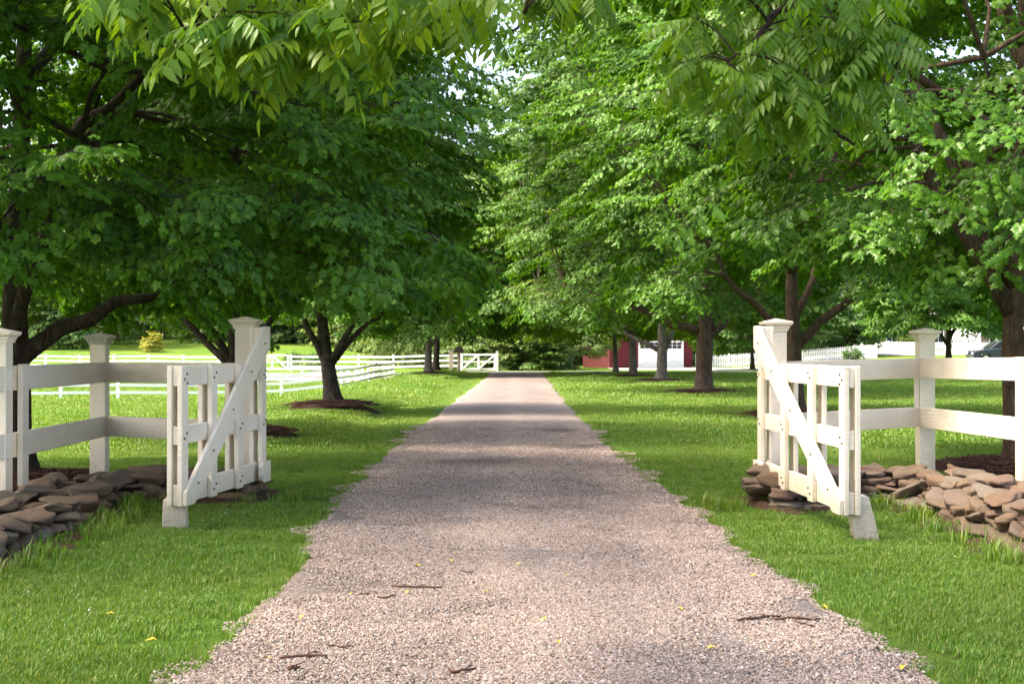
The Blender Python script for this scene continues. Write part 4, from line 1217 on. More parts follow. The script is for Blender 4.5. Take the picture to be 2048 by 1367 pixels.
make_tree('willow_tree', 'pale green weeping willow behind the mailbox', -6.0, 118, 10.5, 2.2, 4.6, 0.3, 97, key='willow', n_cl=110, n_sp=9, n_limb=8, fork=2.0, sscale=1.5, cl_r=0.9)
make_tree('yellow_maple', 'yellow green tree behind the garage roof', 8.5, 128, 14, 3, 6, 0.3, 101, key='far', n_cl=110, n_sp=8, n_limb=8, fork=2.5, sscale=1.3, tone=0.25, toneamt=0.4, cl_r=1.2)

# far wood: one mass closing the view
wr = random.Random(77)
PP, RR, SS, VV, TT = [], [], [], [], []
tr_mb = MB()
def wood_blob(x, y, R, H, n, tone=0.0):
    z0 = tz(x, y); ph = [wr.uniform(0, 6) for _ in range(3)]
    tr_mb.tube([(x, y, z0-0.2), (x+0.2, y, z0+H*0.4), (x-0.1, y, z0+H*0.75)], [0.3, 0.22, 0.08], 7)
    k = 0
    while k < n:
        th = wr.uniform(0, 6.283); u = wr.random()
        q = math.sqrt(max(0, 1-((u-0.4)/0.62)**2)) if u > 0.4 else 0.8+0.2*u/0.4
        rr_ = R*q*(0.62+0.42*wr.random())*(1+0.15*math.sin(3*th+ph[0]+6*u)+0.12*math.sin(7*th+ph[1]-9*u))
        p = Vector((x+rr_*math.cos(th), y+rr_*math.sin(th), z0+0.6+u*(H-0.6)))
        d = Vector((math.cos(th)+wr.gauss(0, 0.4), math.sin(th)+wr.gauss(0, 0.4), wr.uniform(-0.5, 0.25)))
        PP.append(tuple(p)); RR.append(tuple(frame_euler(d, (math.cos(th)*0.5, math.sin(th)*0.5, 1)))); SS.append(wr.uniform(1.2, 2.1)); VV.append(wr.randrange(4)); TT.append(max(0, tone+wr.gauss(0, 0.05)))
        k += 1
for i in range(15):
    x = -92+i*5.6+wr.uniform(-2, 2)
    wood_blob(x, 158+wr.uniform(-8, 12), wr.uniform(5, 7.5), wr.uniform(20, 27), 420, wr.choice([0, 0.1, 0.2]))
for i in range(6):
    wood_blob(-14+i*4.2+wr.uniform(-1, 1), 138+wr.uniform(-6, 8), wr.uniform(4, 5), wr.uniform(9, 11.5), 300, wr.choice([0.05, 0.15, 0.3]))
for i in range(15):
    x = 12+i*5.8+wr.uniform(-2, 2)
    wood_blob(x, 168+wr.uniform(-10, 12), wr.uniform(5.5, 8), wr.uniform(21, 29), 420, wr.choice([0, 0.1, 0.2]))
for x, y, H in ((19, 132, 18), (26, 142, 20), (56, 145, 22), (66, 138, 20), (-24, 150, 17), (-44, 140, 15)):
    wood_blob(x, y, 6, H, 420, 0.08)
wd = scatter('woods', 'far', SPR['far'], PP, RR, SS, VV, TT)
tag(wd, 'mass of tall green woodland closing the view behind the fields', 'woods')
tr_mb.build('woodland_trunks', M['bark_dark'], wd, True, kind='stuff')

# ================================================================== FAR FENCES
def far_fence(label, pts, h=1.02, step=2.35, rails=(0.30, 0.60, 0.92), group='white paddock fences', rw=0.115):
    root = empty('paddock_fence', (pts[0][0], pts[0][1], 0)); tag(root, label, 'fence', group)
    ox, oy = pts[0]
    for (x0, y0), (x1, y1) in zip(pts[:-1], pts[1:]):
        n = max(1, round(math.hypot(x1-x0, y1-y0)/step))
        P_ = [(x0+(x1-x0)*k/n, y0+(y1-y0)*k/n) for k in range(n+1)]
        for k, (x, y) in enumerate(P_):
            if k == 0 and (x0, y0) != tuple(pts[0]): continue
            mb = MB(); mb.box(x-ox-0.065, x-ox+0.065, y-oy-0.065, y-oy+0.065, tz(x, y)-0.05, tz(x, y)+h)
            mb.build('post', M['white_far'], root)
        for a, b in zip(P_[:-1], P_[1:]):
            dx, dy = b[0]-a[0], b[1]-a[1]; l = math.hypot(dx, dy); nx_, ny_ = dy/l*0.085, -dx/l*0.085
            if ny_ > 0: nx_, ny_ = -nx_, -ny_
            for z in rails:
                mb = MB(); mb.bar((a[0]-ox+nx_, a[1]-oy+ny_, tz(*a)+z), (b[0]-ox+nx_, b[1]-oy+ny_, tz(*b)+z), rw, 0.03)
                mb.build('rail', M['white_far'], root)
    return root
far_fence('white three-rail fence crossing the left field and turning along the drive', [(-24.5, 55.0), (-7.7, 60.5), (-7.1, 83.5)])
far_fence('white rail fence far across the left field behind the nearer one', [(-52, 106), (-18.2, 99.5)], 1.15, 2.6, (0.35, 0.68, 1.0))
far_fence('white rail fence behind the mailbox at the end of the drive', [(-15.6, 99.2), (-8.2, 96.3), (-3.6, 95.0)], 1.2, 2.3, (0.35, 0.70, 1.03))
far_fence('white fence line running left behind the paddock corner', [(-26, 86.5), (-7.3, 83.9)], 1.0, 2.6)

def far_gate(label, x0, y0, x1, y1, h=1.1, X=True):
    root = empty('paddock_gate', (x0, y0, tz(x0, y0))); tag(root, label, 'gate', 'white paddock gates')
    e = (x1-x0, y1-y0); m_ = (e[0]/2, e[1]/2)
    def bar(nm, a, b, wd_): mb = MB(); mb.bar(a, b, wd_, 0.045, (0, 0, 1) if abs(b[2]-a[2]) < 2*math.hypot(b[0]-a[0], b[1]-a[1]) else (e[0], e[1], 0)); mb.build(nm, M['white_far'], root)
    for z in (0.15, h*0.55, h-0.05): bar('rail', (0, 0, z), (e[0], e[1], z), 0.11)
    for q in ((0, 0), m_, e): bar('stile', (q[0], q[1]-0.05, 0.08), (q[0], q[1]-0.05, h), 0.13)
    bar('brace', (0, -0.09, 0.15), (m_[0], m_[1]-0.09, h-0.05), 0.11)
    bar('brace', (m_[0], m_[1]-0.09, h-0.05 if X else 0.15), (e[0], e[1]-0.09, 0.15 if X else h-0.05), 0.11)
far_gate('white cross-braced gate in the far left field fence', -18.0, 99.4, -15.8, 99.2, 1.15)
far_gate('white gate with a diagonal brace at the end of the drive', -3.5, 94.8, -1.3, 94.3, 1.15, False)
def pole(name, label, x, y, h, wd_, mat, cat):
    root = empty(name, (x, y, tz(x, y))); tag(root, label, cat)
    mb = MB(); mb.box(-wd_/2, wd_/2, -wd_/2, wd_/2, -0.05, h); mb.box(-wd_/2-0.02, wd_/2+0.02, -wd_/2-0.02, wd_/2+0.02, h+0.002, h+0.05)
    mb.build('shaft', M[mat], root)
pole('timber_post', 'weathered tall timber post left of the mailbox', -4.15, 93.2, 1.35, 0.26, 'galv', 'post')
pole('gate_post', 'white post at the right end of the far gate', -1.15, 94.2, 1.3, 0.16, 'white_far', 'post')

mbx = empty('mailbox', (-3.52, 90.0, tz(-3.52, 90.0))); tag(mbx, 'dark mailbox on a timber post at the end of the drive', 'mailbox')
mb = MB(); mb.box(-0.1, 0.1, -0.1, 0.1, -0.05, 1.25); mb.build('post', M['galv'], mbx, bevel=0.01)
mb = MB()
pg = [(-0.27, 1.26), (0.27, 1.26), (0.27, 1.46)]+[(0.27*math.cos(a), 1.46+0.16*math.sin(a)) for a in (0.5, 1.0, 1.57, 2.1, 2.6)]+[(-0.27, 1.46)]
mb.prism(pg, -0.28, 0.28); mb.build('box', M['boxdark'], mbx)
mb = MB(); mb.box(-0.23, 0.23, -0.30, -0.282, 1.29, 1.54); mb.build('door', M['boxdark'], mbx, bevel=0.004)
mb = MB(); mb.box(0.275, 0.285, -0.1, -0.07, 1.3, 1.6); mb.box(0.275, 0.285, -0.0699, 0.06, 1.5, 1.6); mb.build('flag', M['roof_red'], mbx)

# picket fences
def picket_fence(label, pts, h=1.0, step=0.135):
    root = empty('picket_fence', (pts[0][0], pts[0][1], 0)); tag(root, label, 'fence', 'white picket fences')
    ox, oy = pts[0]
    mb = MB(); mb.prism([(-0.04, 0), (0.04, 0), (0.04, h-0.06), (0, h), (-0.04, h-0.06)], -0.011, 0.011); pk = mb.mesh('picket', M['white_far'])
    mb = MB(); mb.box(-0.06, 0.06, -0.06, 0.06, -0.1, h+0.1); ps = mb.mesh('post', M['white_far'])
    for (x0, y0), (x1, y1) in zip(pts[:-1], pts[1:]):
        L = math.hypot(x1-x0, y1-y0); a = math.atan2(y1-y0, x1-x0); n = int(L/step)
        for k in range(n):
            t = (k+0.5)/n; x, y = x0+(x1-x0)*t, y0+(y1-y0)*t
            o = link('picket', pk, None, root); o.location = (x-ox, y-oy, tz(x, y)+0.05); o.rotation_euler = (0, 0, a)
        m_ = max(1, round(L/2.4))
        for k in range(m_+1):
            x, y = x0+(x1-x0)*k/m_, y0+(y1-y0)*k/m_
            o = link('post', ps, None, root); o.location = (x-ox+math.sin(a)*-0.12, y-oy+math.cos(a)*0.12, tz(x, y)); o.rotation_euler = (0, 0, a)
        for k in range(m_):
            xa, ya, xb, yb = x0+(x1-x0)*k/m_, y0+(y1-y0)*k/m_, x0+(x1-x0)*(k+1)/m_, y0+(y1-y0)*(k+1)/m_
            for z in (0.28, 0.78):
                mb = MB(); mb.bar((xa-ox-math.sin(a)*0.03, ya-oy+math.cos(a)*0.03, tz(xa, ya)+z), (xb-ox-math.sin(a)*0.03, yb-oy+math.cos(a)*0.03, tz(xb, yb)+z), 0.08, 0.03)
                mb.build('rail', M['white_far'], root)
picket_fence('white picket fence running from the red garage past the clipped shrub', [(14.5, 113.6), (27.4, 112.6)])
picket_fence('white picket fence on the slope behind the corner post', [(29.6, 124), (35.2, 122.5)], 1.0)
picket_fence('white picket fence ending at the dark parked car', [(32.6, 114.5), (41.5, 115.5)], 1.05)
pn = empty('white_panel_gate', (27.5, 112.5, tz(28, 112.4))); tag(pn, 'solid white panel gate at the corner of the picket fences', 'gate')
for k in range(6):
    mb = MB(); mb.box(k*0.18, k*0.18+0.17, -0.015, 0.015, 0.02, 1.08-0.01*abs(k-2.5)); mb.build('plank', M['white_far'], pn)
for k in (0, 1):
    mb = MB(); mb.box(k*1.13-0.06-0.03, k*1.13+0.06-0.03, -0.06, 0.06, -0.1, 1.2); mb.build('post', M['white_far'], pn)

# ------------------------------------------------------------------ red garage
gar = empty('garage', (7.44, 111.0, 0), math.radians(16)); tag(gar, 'red timber garage with white cross-braced double doors', 'garage')
GW, GD, GH = 7.0, 6.5, 2.75
mb = MB(); mb.box(0.03, GW-0.03, 0.03, GD, 0, GH); mb.build('wall', M['red'], gar)
x = 0.0
while x < GW-0.05:
    if not (2.30 < x+0.12 < 6.22):
        mb = MB(); mb.box(x+0.006, min(GW, x+0.234), 0.0, 0.028, 0.02, GH); mb.build('plank', M['red'], gar)
    else:
        mb = MB(); mb.box(x+0.006, x+0.234, 0.0, 0.028, 2.19, GH); mb.build('plank', M['red'], gar)
    x += 0.24
for k in range(15):
    mb = MB(); z = 0.05+k*0.18
    mb.add([(0.03, 0.0, z), (0.03, GD, z), (-0.03, GD, z), (-0.03, 0.0, z), (0.03, 0.0, z+0.18), (0.03, GD, z+0.18), (0.005, GD, z+0.18), (0.005, 0.0, z+0.18)],
                    [(0, 1, 2, 3), (4, 7, 6, 5), (0, 4, 5, 1), (2, 6, 7, 3), (0, 3, 7, 4), (1, 5, 6, 2)])
    mb.build('clapboard', M['red_light'], gar)
for k in range(2):
    dx0 = 2.36+k*1.92
    mb = MB(); mb.box(dx0, dx0+1.9, -0.03, 0.01, 0.03, 2.16); dr = mb.build('door', M['door_white'], gar)
    for nm, (a, b, c, d) in (('stile', (0, 0.13, 0.03, 2.16)), ('stile', (1.77, 1.9, 0.03, 2.16)), ('rail', (0.13, 1.77, 0.03, 0.17)), ('rail', (0.13, 1.77, 1.38, 1.52)), ('rail', (0.13, 1.77, 2.04, 2.16))):
        mb = MB(); mb.box(dx0+a, dx0+b, -0.055, -0.031, c, d); mb.build(nm, M['door_white'], dr)
    for h0, h1 in ((0, 1), (1, 0)):
        for s0 in (0.13, 0.95):
            pass
    for a, b in (((0.16, 0.2), (1.74, 1.36)), ((0.16, 1.36), (1.74, 0.2))):
        mb = MB(); mb.bar((dx0+a[0], -0.043+0.004*(a[1] > 1), a[1]), (dx0+b[0], -0.043+0.004*(a[1] > 1), b[1]), 0.11, 0.02); mb.build('brace', M['door_white'], dr)
    for i in range(4):
        for j in range(2):
            mb = MB(); px0 = dx0+0.17+i*0.395; pz0 = 1.54+j*0.25
            mb.box(px0, px0+0.35, -0.034, -0.0305, pz0, pz0+0.22); mb.build('pane', M['glass'], dr)
mb = MB(); mb.add([(-0.4, -0.5, GH-0.1), (GW+0.4, -0.5, GH-0.1), (GW+0.4, GD/2, GH+1.9), (-0.4, GD/2, GH+1.9), (-0.4, GD+0.5, GH-0.1), (GW+0.4, GD+0.5, GH-0.1),
                   (-0.4, -0.5, GH-0.0), (GW+0.4, -0.5, GH-0.0), (GW+0.4, GD/2, GH+2.02), (-0.4, GD/2, GH+2.02), (-0.4, GD+0.5, GH), (GW+0.4, GD+0.5, GH)],
                  [(0, 3, 2, 1), (3, 4, 5, 2), (6, 7, 8, 9), (9, 8, 11, 10), (0, 1, 7, 6), (4, 10, 11, 5), (0, 6, 9, 3), (3, 9, 10, 4), (1, 2, 8, 7), (2, 5, 11, 8)])
mb.build('roof', M['roof'], gar)
for xx in (0.0, GW):
    mb = MB(); mb.add([(xx-0.02, 0.02, GH-0.02), (xx-0.02, GD, GH-0.02), (xx-0.02, GD/2, GH+1.88), (xx+0.02, 0.02, GH-0.02), (xx+0.02, GD, GH-0.02), (xx+0.02, GD/2, GH+1.88)], [(0, 2, 1), (3, 4, 5), (0, 1, 4, 3), (1, 2, 5, 4), (2, 0, 3, 5)])
    mb.build('gable', M['red_light'], gar)

# ------------------------------------------------------------------ stone house
hz = 1.1
hs = empty('stone_house', (35.0, 141, hz)); tag(hs, 'brown stone house with white windows behind the picket fence', 'house')
def hbox(nm, a, mat, parent=hs, bev=0): mb = MB(); mb.box(*a); return mb.build(nm, M[mat], parent, bevel=bev)
hbox('wall', (0, 26, 0, 9, -0.6, 6.0), 'house')
mb = MB(); mb.prism([(-0.6, 5.85), (26.6, 5.85), (26.6, 6.05), (-0.6, 6.05)], -0.6, 9.6); mb.build('eave', M['door_white'], hs)
mb = MB(); mb.add([(-0.5, -0.5, 6.06), (26.5, -0.5, 6.06), (26.5, 9.5, 6.06), (-0.5, 9.5, 6.06), (-0.5, 4.5, 9.6), (26.5, 4.5, 9.6)], [(0, 1, 5, 4), (2, 3, 4, 5), (0, 4, 3), (1, 2, 5), (0, 3, 2, 1)]); mb.build('roof', M['roof'], hs)
for wx in (1.8, 6.4, 12.0, 13.6, 19.0, 23.0):
    for wz in (1.0, 3.9):
        w_ = hbox('window', (wx, wx+1.15, -0.06, 0.02, wz, wz+1.55), 'door_white')
        for i in range(2):
            for j in range(2): hbox('pane', (wx+0.1+i*0.5, wx+0.55+i*0.5, -0.072, -0.061, wz+0.1+j*0.7, wz+0.72+j*0.7), 'glass', w_)
        hbox('sill', (wx-0.08, wx+1.23, -0.14, 0.0, wz-0.09, wz-0.005), 'door_white', w_)
# porch with red roof
for wx in (10.4, 12.0, 13.6, 15.2): hbox('porch_post', (wx-0.09, wx+0.09, -2.2, -2.02, 0, 2.95), 'door_white')
mb = MB(); mb.add([(9.9, -2.6, 2.96), (15.7, -2.6, 2.96), (15.7, -0.02, 3.7), (9.9, -0.02, 3.7), (9.9, -2.6, 3.08), (15.7, -2.6, 3.08), (15.7, -0.02, 3.83), (9.9, -0.02, 3.83)], [(0, 3, 2, 1), (4, 5, 6, 7), (0, 1, 5, 4), (1, 2, 6, 5), (2, 3, 7, 6), (3, 0, 4, 7)])
mb.build('porch_roof', M['roof_red'], hs)

# ------------------------------------------------------------------ garden arbour
ar = empty('garden_arbour', (38.0, 122.0, tz(38, 122))); tag(ar, 'white timber garden arbour behind the picket fence', 'arbour')
for ax in (0.0, 0.62, 1.1, 1.7):
    for ay in (0.0, 0.9):
        mb = MB(); mb.box(ax-0.05, ax+0.05, ay-0.05, ay+0.05, -0.1, 2.15); mb.build('post', M['white_far'], ar)
for ay in (-0.07, 0.97):
    mb = MB(); mb.box(-0.35, 2.05, ay-0.02, ay+0.02, 1.95, 2.12); mb.build('beam', M['white_far'], ar)
for k in range(8):
    mb = MB(); mb.box(-0.25+k*0.31, -0.19+k*0.31, -0.35, 1.25, 2.155, 2.25); mb.build('rafter', M['white_far'], ar)
for z in (0.5, 1.0):
    for a, b in ((0.05, 0.57), (1.15, 1.65)):
        mb = MB(); mb.box(a, b, -0.02, 0.02, z, z+0.07); mb.build('slat', M['white_far'], ar)
for k in range(4):
    mb = MB(); mb.box(-0.3, 2.0, 0.98, 1.0, 1.2+k*0.18, 1.34+k*0.18); mb.build('slat', M['white_far'], ar)

# ------------------------------------------------------------------ parked car
cz = tz(37, 107)
car = empty('parked_car', (34.5, 107.0, cz)); tag(car, 'dark blue estate car parked before the picket fence', 'car')
CWd = 1.84
def loft(name, prof, mat, inset=0.0, parent=car, bev=0.05):
    mb = MB(); mb.prism(prof, inset, CWd-inset); return mb.build(name, M[mat], parent, smooth=False, bevel=bev, segs=3)
body = [(0.02, 0.38), (0.0, 0.62), (0.06, 0.80), (0.25, 0.90), (1.05, 1.00), (1.35, 1.04), (4.55, 1.06), (4.68, 0.9), (4.70, 0.45), (4.6, 0.30), (4.25, 0.28), (4.2, 0.5), (4.0, 0.66), (3.7, 0.70), (3.4, 0.64), (3.2, 0.45), (3.15, 0.26), (1.45, 0.26), (1.4, 0.45), (1.2, 0.66), (0.95, 0.70), (0.65, 0.64), (0.47, 0.45), (0.4, 0.28)]
bo = loft('body', body, 'carpaint')
cab = [(1.25, 1.05), (1.95, 1.58), (2.2, 1.66), (4.2, 1.66), (4.45, 1.55), (4.62, 1.07)]
loft('cabin', cab, 'carpaint', 0.10)
for a in ([(1.62, 1.12), (2.08, 1.50), (2.62, 1.54), (2.62, 1.12)], [(2.74, 1.12), (2.74, 1.54), (3.55, 1.54), (3.55, 1.12)], [(3.66, 1.12), (3.66, 1.54), (4.15, 1.52), (4.40, 1.12)]):
    for y0, y1 in ((0.085, 0.099), (CWd-0.099, CWd-0.085)):
        mb = MB(); mb.prism(a, y0, y1); mb.build('side_window', M['glass'], car)
mb = MB(); mb.add([(1.27, 0.2, 1.085), (1.27, CWd-0.2, 1.085), (1.90, CWd-0.24, 1.562), (1.90, 0.24, 1.562)], [(0, 3, 2, 1)])
mb.v = [(p[0]-0.035, p[1], p[2]+0.02) for p in mb.v]; mb.build('windscreen', M['glass'], car)
for wx in (0.95, 3.7):
    for y0, y1 in ((0.0, 0.2), (CWd-0.2, CWd)):
        mb = MB(); mb.tube([(wx, y0-0.01, 0.33), (wx, y1+0.01, 0.33)], [0.33, 0.33], 20); wl = mb.build('wheel', M['tyre'], car)
        yy = y0-0.012 if y0 < 1 else y1+0.012
        mb = MB(); mb.tube([(wx, yy-0.006, 0.33), (wx, yy+0.006, 0.33)], [0.21, 0.21], 16); mb.build('rim', M['rim'], wl)
for y0 in (0.12, CWd-0.42):
    hbox('headlight', (-0.012, 0.05, y0, y0+0.30, 0.64, 0.78), 'lamp', car, 0.01)
for y0 in (0.1, CWd-0.3): hbox('tail_lamp', (4.66, 4.715, y0, y0+0.2, 0.75, 1.0), 'roof_red', car, 0.01)
for y0 in (-0.16, CWd+0.0): hbox('mirror', (1.75, 1.9, y0+0.002, y0+0.158, 1.08, 1.2), 'carpaint', car, 0.02)
for dx in (2.67, 3.6):
    hbox('door_handle', (dx-0.32, dx-0.14, -0.022, -0.002, 0.93, 0.96), 'rim', car)

# ================================================================== OVERHANGING WALNUT
def compound_leaf(seed, big=1.0, wide=0.95):
    r = np.random.RandomState(seed)
    L = r.uniform(0.28, 0.36); n = 8 if big < 1.1 else 6
    dr = r.uniform(0.35, 0.75)
    def ax(t): return np.array([L*t*(1-0.18*dr*t), 0.015*math.sin(3*t+seed), -dr*L*0.55*t*t])
    LV = np.array([(0, 0, 0), (0.30, 0.16, -0.02), (0.62, 0.13, -0.10), (1, 0, -0.26), (0.62, -0.13, -0.10), (0.30, -0.16, -0.02), (0.32, 0, -0.055), (0.64, 0, -0.14)], float)
    LF = np.array([(0, 6, 1), (1, 6, 2), (6, 7, 2), (2, 7, 3), (3, 7, 4), (7, 6, 4), (4, 6, 5), (5, 6, 0)])[:, ::-1]
    Vs, Fs, T = [], [], []
    k = 0; tint = r.uniform(0.15, 0.9)
    for i in range(n+1):
        t = 0.2+0.78*i/n
        for s_ in ((1, -1) if i < n else (0,)):
            p = ax(t); tg = ax(t+0.02)-ax(t-0.02); tg /= np.linalg.norm(tg)
            sd = np.array([0, 1.0, 0])
            d = tg*r.uniform(0.35, 0.6)+sd*s_*r.uniform(0.8, 1.0)+np.array([0, 0, -r.uniform(0.15, 0.7)])
            if s_ == 0: d = tg
            up = np.array([r.normal(0, 0.15), -0.25*s_+r.normal(0, 0.12), 1.0])
            R = rotmat(d, up)
            ll = 0.073*big*(0.72+0.42*math.sin(math.pi*min(1, t*0.92)))*r.uniform(0.88, 1.12)
            V = LV*np.array([1, wide, 1])*ll
            Vs.append(V @ R.T+p); Fs.append(LF+8*k); T.append(np.full(8, min(1, max(0, tint+r.normal(0, 0.15))))); k += 1
    V = np.concatenate(Vs); F_ = np.concatenate(Fs); T = np.concatenate(T); nl = len(F_)
    mb = MB(); mb.tube([ax(t) for t in (0, 0.25, 0.5, 0.75, 1.0)], [0.0026, 0.0022, 0.0018, 0.0014, 0.001], 3, cap=False)
    tf = []
    for f in mb.f: tf += [(f[0], f[1], f[2]), (f[0], f[2], f[3])]
    F_ = np.concatenate([F_, np.array(tf)+len(V)]); T = np.concatenate([T, np.full(len(mb.v), 0.8)]); V = np.concatenate([V, np.array(mb.v)])
    return np_mesh('walnut_leaf', V, F_, M['walnut'], {"tint": T})
WL = [compound_leaf(300+k) for k in range(10)]
WLB = [compound_leaf(330+k, 1.14, 1.15) for k in range(8)]
WSRC = [src('walnut_leaf', me) for me in WL]
wal = empty('walnut_tree', (3.6, -3.2, 0)); tag(wal, 'walnut tree whose feathery branches hang over the top of the drive', 'tree')
WO = Vector((3.6, -3.2, 0))
def at(px, py, D): return Vector(((px-1029)*D/2844, D, 1.4-(py-700)*D/2844))
wrn = random.Random(19)
mb = MB(); mb.tube([(0, 0, -0.1), (0, 0, 0.1), (0.02, 0, 0.6), (0.05, 0.05, 1.6), (0, 0.1, 2.8), (-0.1, 0.2, 4.0), (-0.15, 0.3, 5.5), (-0.2, 0.4, 7.5)], [0.42, 0.34, 0.28, 0.26, 0.25, 0.21, 0.15, 0.05], 16, wob=0.1, rr=wrn)
mb.build('trunk', M['bark_walnut'], wal, True)
WN = []
def wbranch(nm, pts, r0, r1, n=8):
    P_ = []
    for a, b in zip(pts[:-1], pts[1:]):
        for k in range(4): P_.append(a+(b-a)*(k/4)+Vector((wrn.uniform(-1, 1), wrn.uniform(-1, 1), wrn.uniform(-1, 1)))*0.012)
    P_.append(pts[-1])
    Rr = [r0+(r1-r0)*(i/(len(P_)-1)) for i in range(len(P_))]
    mb = MB(); mb.tube([p-WO for p in P_], Rr, n, wob=0.15, rr=wrn); mb.build(nm, M['bark_walnut'], wal, True)
    WN.extend(P_[2:])
V3 = Vector
wbranch('limb', [V3((3.5, -3.1, 3.2)), V3((2.2, -0.4, 4.5)), V3((0.8, 2.6, 4.6)), V3((-0.3, 4.6, 3.8)), at(560, -120, 5.7), at(545, -10, 5.7)], 0.12, 0.016)
wbranch('limb', [V3((3.45, -3.0, 3.8)), V3((3.2, 0.5, 5.2)), V3((2.5, 4.0, 5.0)), V3((1.9, 6.2, 4.1)), at(1612, -120, 7.0), at(1608, -10, 7.0)], 0.11, 0.02)
wbranch('branch', [at(560, -120, 5.7), at(500, 4, 5.6), at(430, 22, 5.5), at(395, 50, 5.4), at(350, 80, 5.3), at(300, 96, 5.25)], 0.014, 0.005, 6)
wbranch('branch', [at(545, -10, 5.7), at(548, 60, 5.7), at(535, 110, 5.65), at(525, 150, 5.6)], 0.014, 0.005, 6)
wbranch('branch', [at(600, 60, 5.9), at(560, 92, 5.75), at(535, 112, 5.65)], 0.008, 0.006, 6)
wbranch('branch', [V3((-0.3, 4.6, 3.8)), at(760, -70, 6.0), at(700, -5, 6.1), at(640, 40, 6.0), at(600, 60, 5.9)], 0.013, 0.008, 6)
wbranch('branch', [at(760, -70, 6.0), at(850, -10, 6.3), at(900, 40, 6.4), at(930, 80, 6.5)], 0.012, 0.004, 6)
wbranch('branch', [V3((0.8, 2.6, 4.6)), at(1100, -120, 6.5), at(1050, 20, 7.0), at(1040, 55, 7.1), at(985, 82, 7.2)], 0.016, 0.005, 6)
wbranch('branch', [at(1608, -10, 7.0), at(1612, 95, 7.0), at(1618, 165, 6.9), at(1640, 230, 6.8), at(1672, 268, 6.75), at(1708, 290, 6.7)], 0.022, 0.007, 7)
wbranch('branch', [at(1612, -120, 7.0), at(1585, 5, 6.9), at(1540, 38, 6.8), at(1515, 78, 6.7), at(1490, 105, 6.65), at(1455, 122, 6.6)], 0.02, 0.006, 7)
wbranch('branch', [at(1612, -120, 7.0), at(1690, 5, 7.1), at(1735, 28, 7.2), at(1800, 48, 7.3)], 0.016, 0.006, 7)
wbranch('branch', [at(1618, 165, 6.9), at(1590, 205, 6.8), at(1565, 245, 6.8)], 0.007, 0.004, 5)
wbranch('branch', [at(1735, 28, 7.2), at(1740, 95, 7.2)], 0.006, 0.004, 5)
WNA = np.array([tuple(p) for p in WN])
ros = []
def cluster(cx0, cx1, fy, n, D0, D1, drift, tone0, tone1):
    k = 0
    while k < n:
        px = wrn.uniform(cx0, cx1); lim = fy(px)
        if lim < -60: continue
        py = wrn.uniform(-70, max(-69, lim)); D = wrn.uniform(D0, D1)
        ros.append((at(px, py-12, D), drift, wrn.uniform(tone0, tone1), px, py)); k += 1
cluster(240, 940, lambda x: np.interp(x, [240, 300, 420, 560, 700, 800, 880, 940], [-20, 70, 110, 120, 105, 70, 20, 0]), 46, 5.1, 6.3, (-0.35, -0.05), 0.0, 0.35)  # wider tone range puts sunlit yellow-green into the left leaves' colour
cluster(880, 960, lambda x: 60, 4, 6.2, 6.8, (0.25, 0), 0, 0.1)
cluster(1060, 1190, lambda x: -15, 6, 6.8, 7.4, (0.1, 0), 0, 0.1)
cluster(1370, 1780, lambda x: np.interp(x, [1370, 1450, 1560, 1650, 1740, 1780], [110, 210, 260, 285, 230, 60]), 52, 6.3, 7.5, (-0.15, -0.1), 0.0, 0.12)
twm = MB(); WLV = []
for c, dr, tone, px, py in ros:
    nb = Vector(WNA[int(((WNA-np.array(c))**2).sum(1).argmin())])
    mid = (nb+c)/2+Vector((0, 0, 0.06*(c-nb).length+0.01))
    twm.tube([nb-WO, mid-WO, c-WO], [0.006, 0.0045, 0.003], 5, cap=False)
    base = wrn.uniform(0, 6.28)
    for k in range(wrn.randint(5, 7)):
        a = base+GA*k
        d = Vector((math.cos(a)+dr[0], math.sin(a)*0.8+dr[1], wrn.uniform(-0.75, 0.05)))
        tilt = Vector((math.cos(a)*0.5+wrn.gauss(0, 0.2), math.sin(a)*0.5-0.15, 1))
        WLV.append((c-d.normalized()*0.03, frame_euler(d, tilt), wrn.uniform(0.85, 1.15), tone, px < 970))
wrn.shuffle(WLV)
twm.build('walnut_twigs', M['bark_walnut'], wal, True, kind='stuff')
for p, e, s_, tone, lft in WLV[:300]:
    o = link('leaf', wrn.choice(WLB if lft else WL), None, wal); o.location = p-WO; o.rotation_euler = e; o.scale = (s_,)*3; o["tone"] = float(tone)
rest = [q[:4] for q in WLV[300:]]
for k in range(60):      # foliage along the limbs above the picture
    q = WN[wrn.randrange(0, 40)]
    c = q+Vector((wrn.gauss(0, 0.7), wrn.gauss(0, 0.7), wrn.uniform(0.2, 1.4)))
    if c.y > 2.0 and c.z < 1.4+0.28*c.y: continue
    for j in range(5):
        a = wrn.uniform(0, 6.28)
        rest.append((c, frame_euler(Vector((math.cos(a), math.sin(a), wrn.uniform(-0.6, 0.1))), Vector((0, 0, 1))), wrn.uniform(0.9, 1.15), 0.05))
scatter('crown', 'walnut', WSRC, [tuple(p-WO) for p, e, s_, t_ in rest], [tuple(e) for p, e, s_, t_ in rest], [s_ for p, e, s_, t_ in rest], [wrn.randrange(10) for _ in rest], [t_ for p, e, s_, t_ in rest], wal)

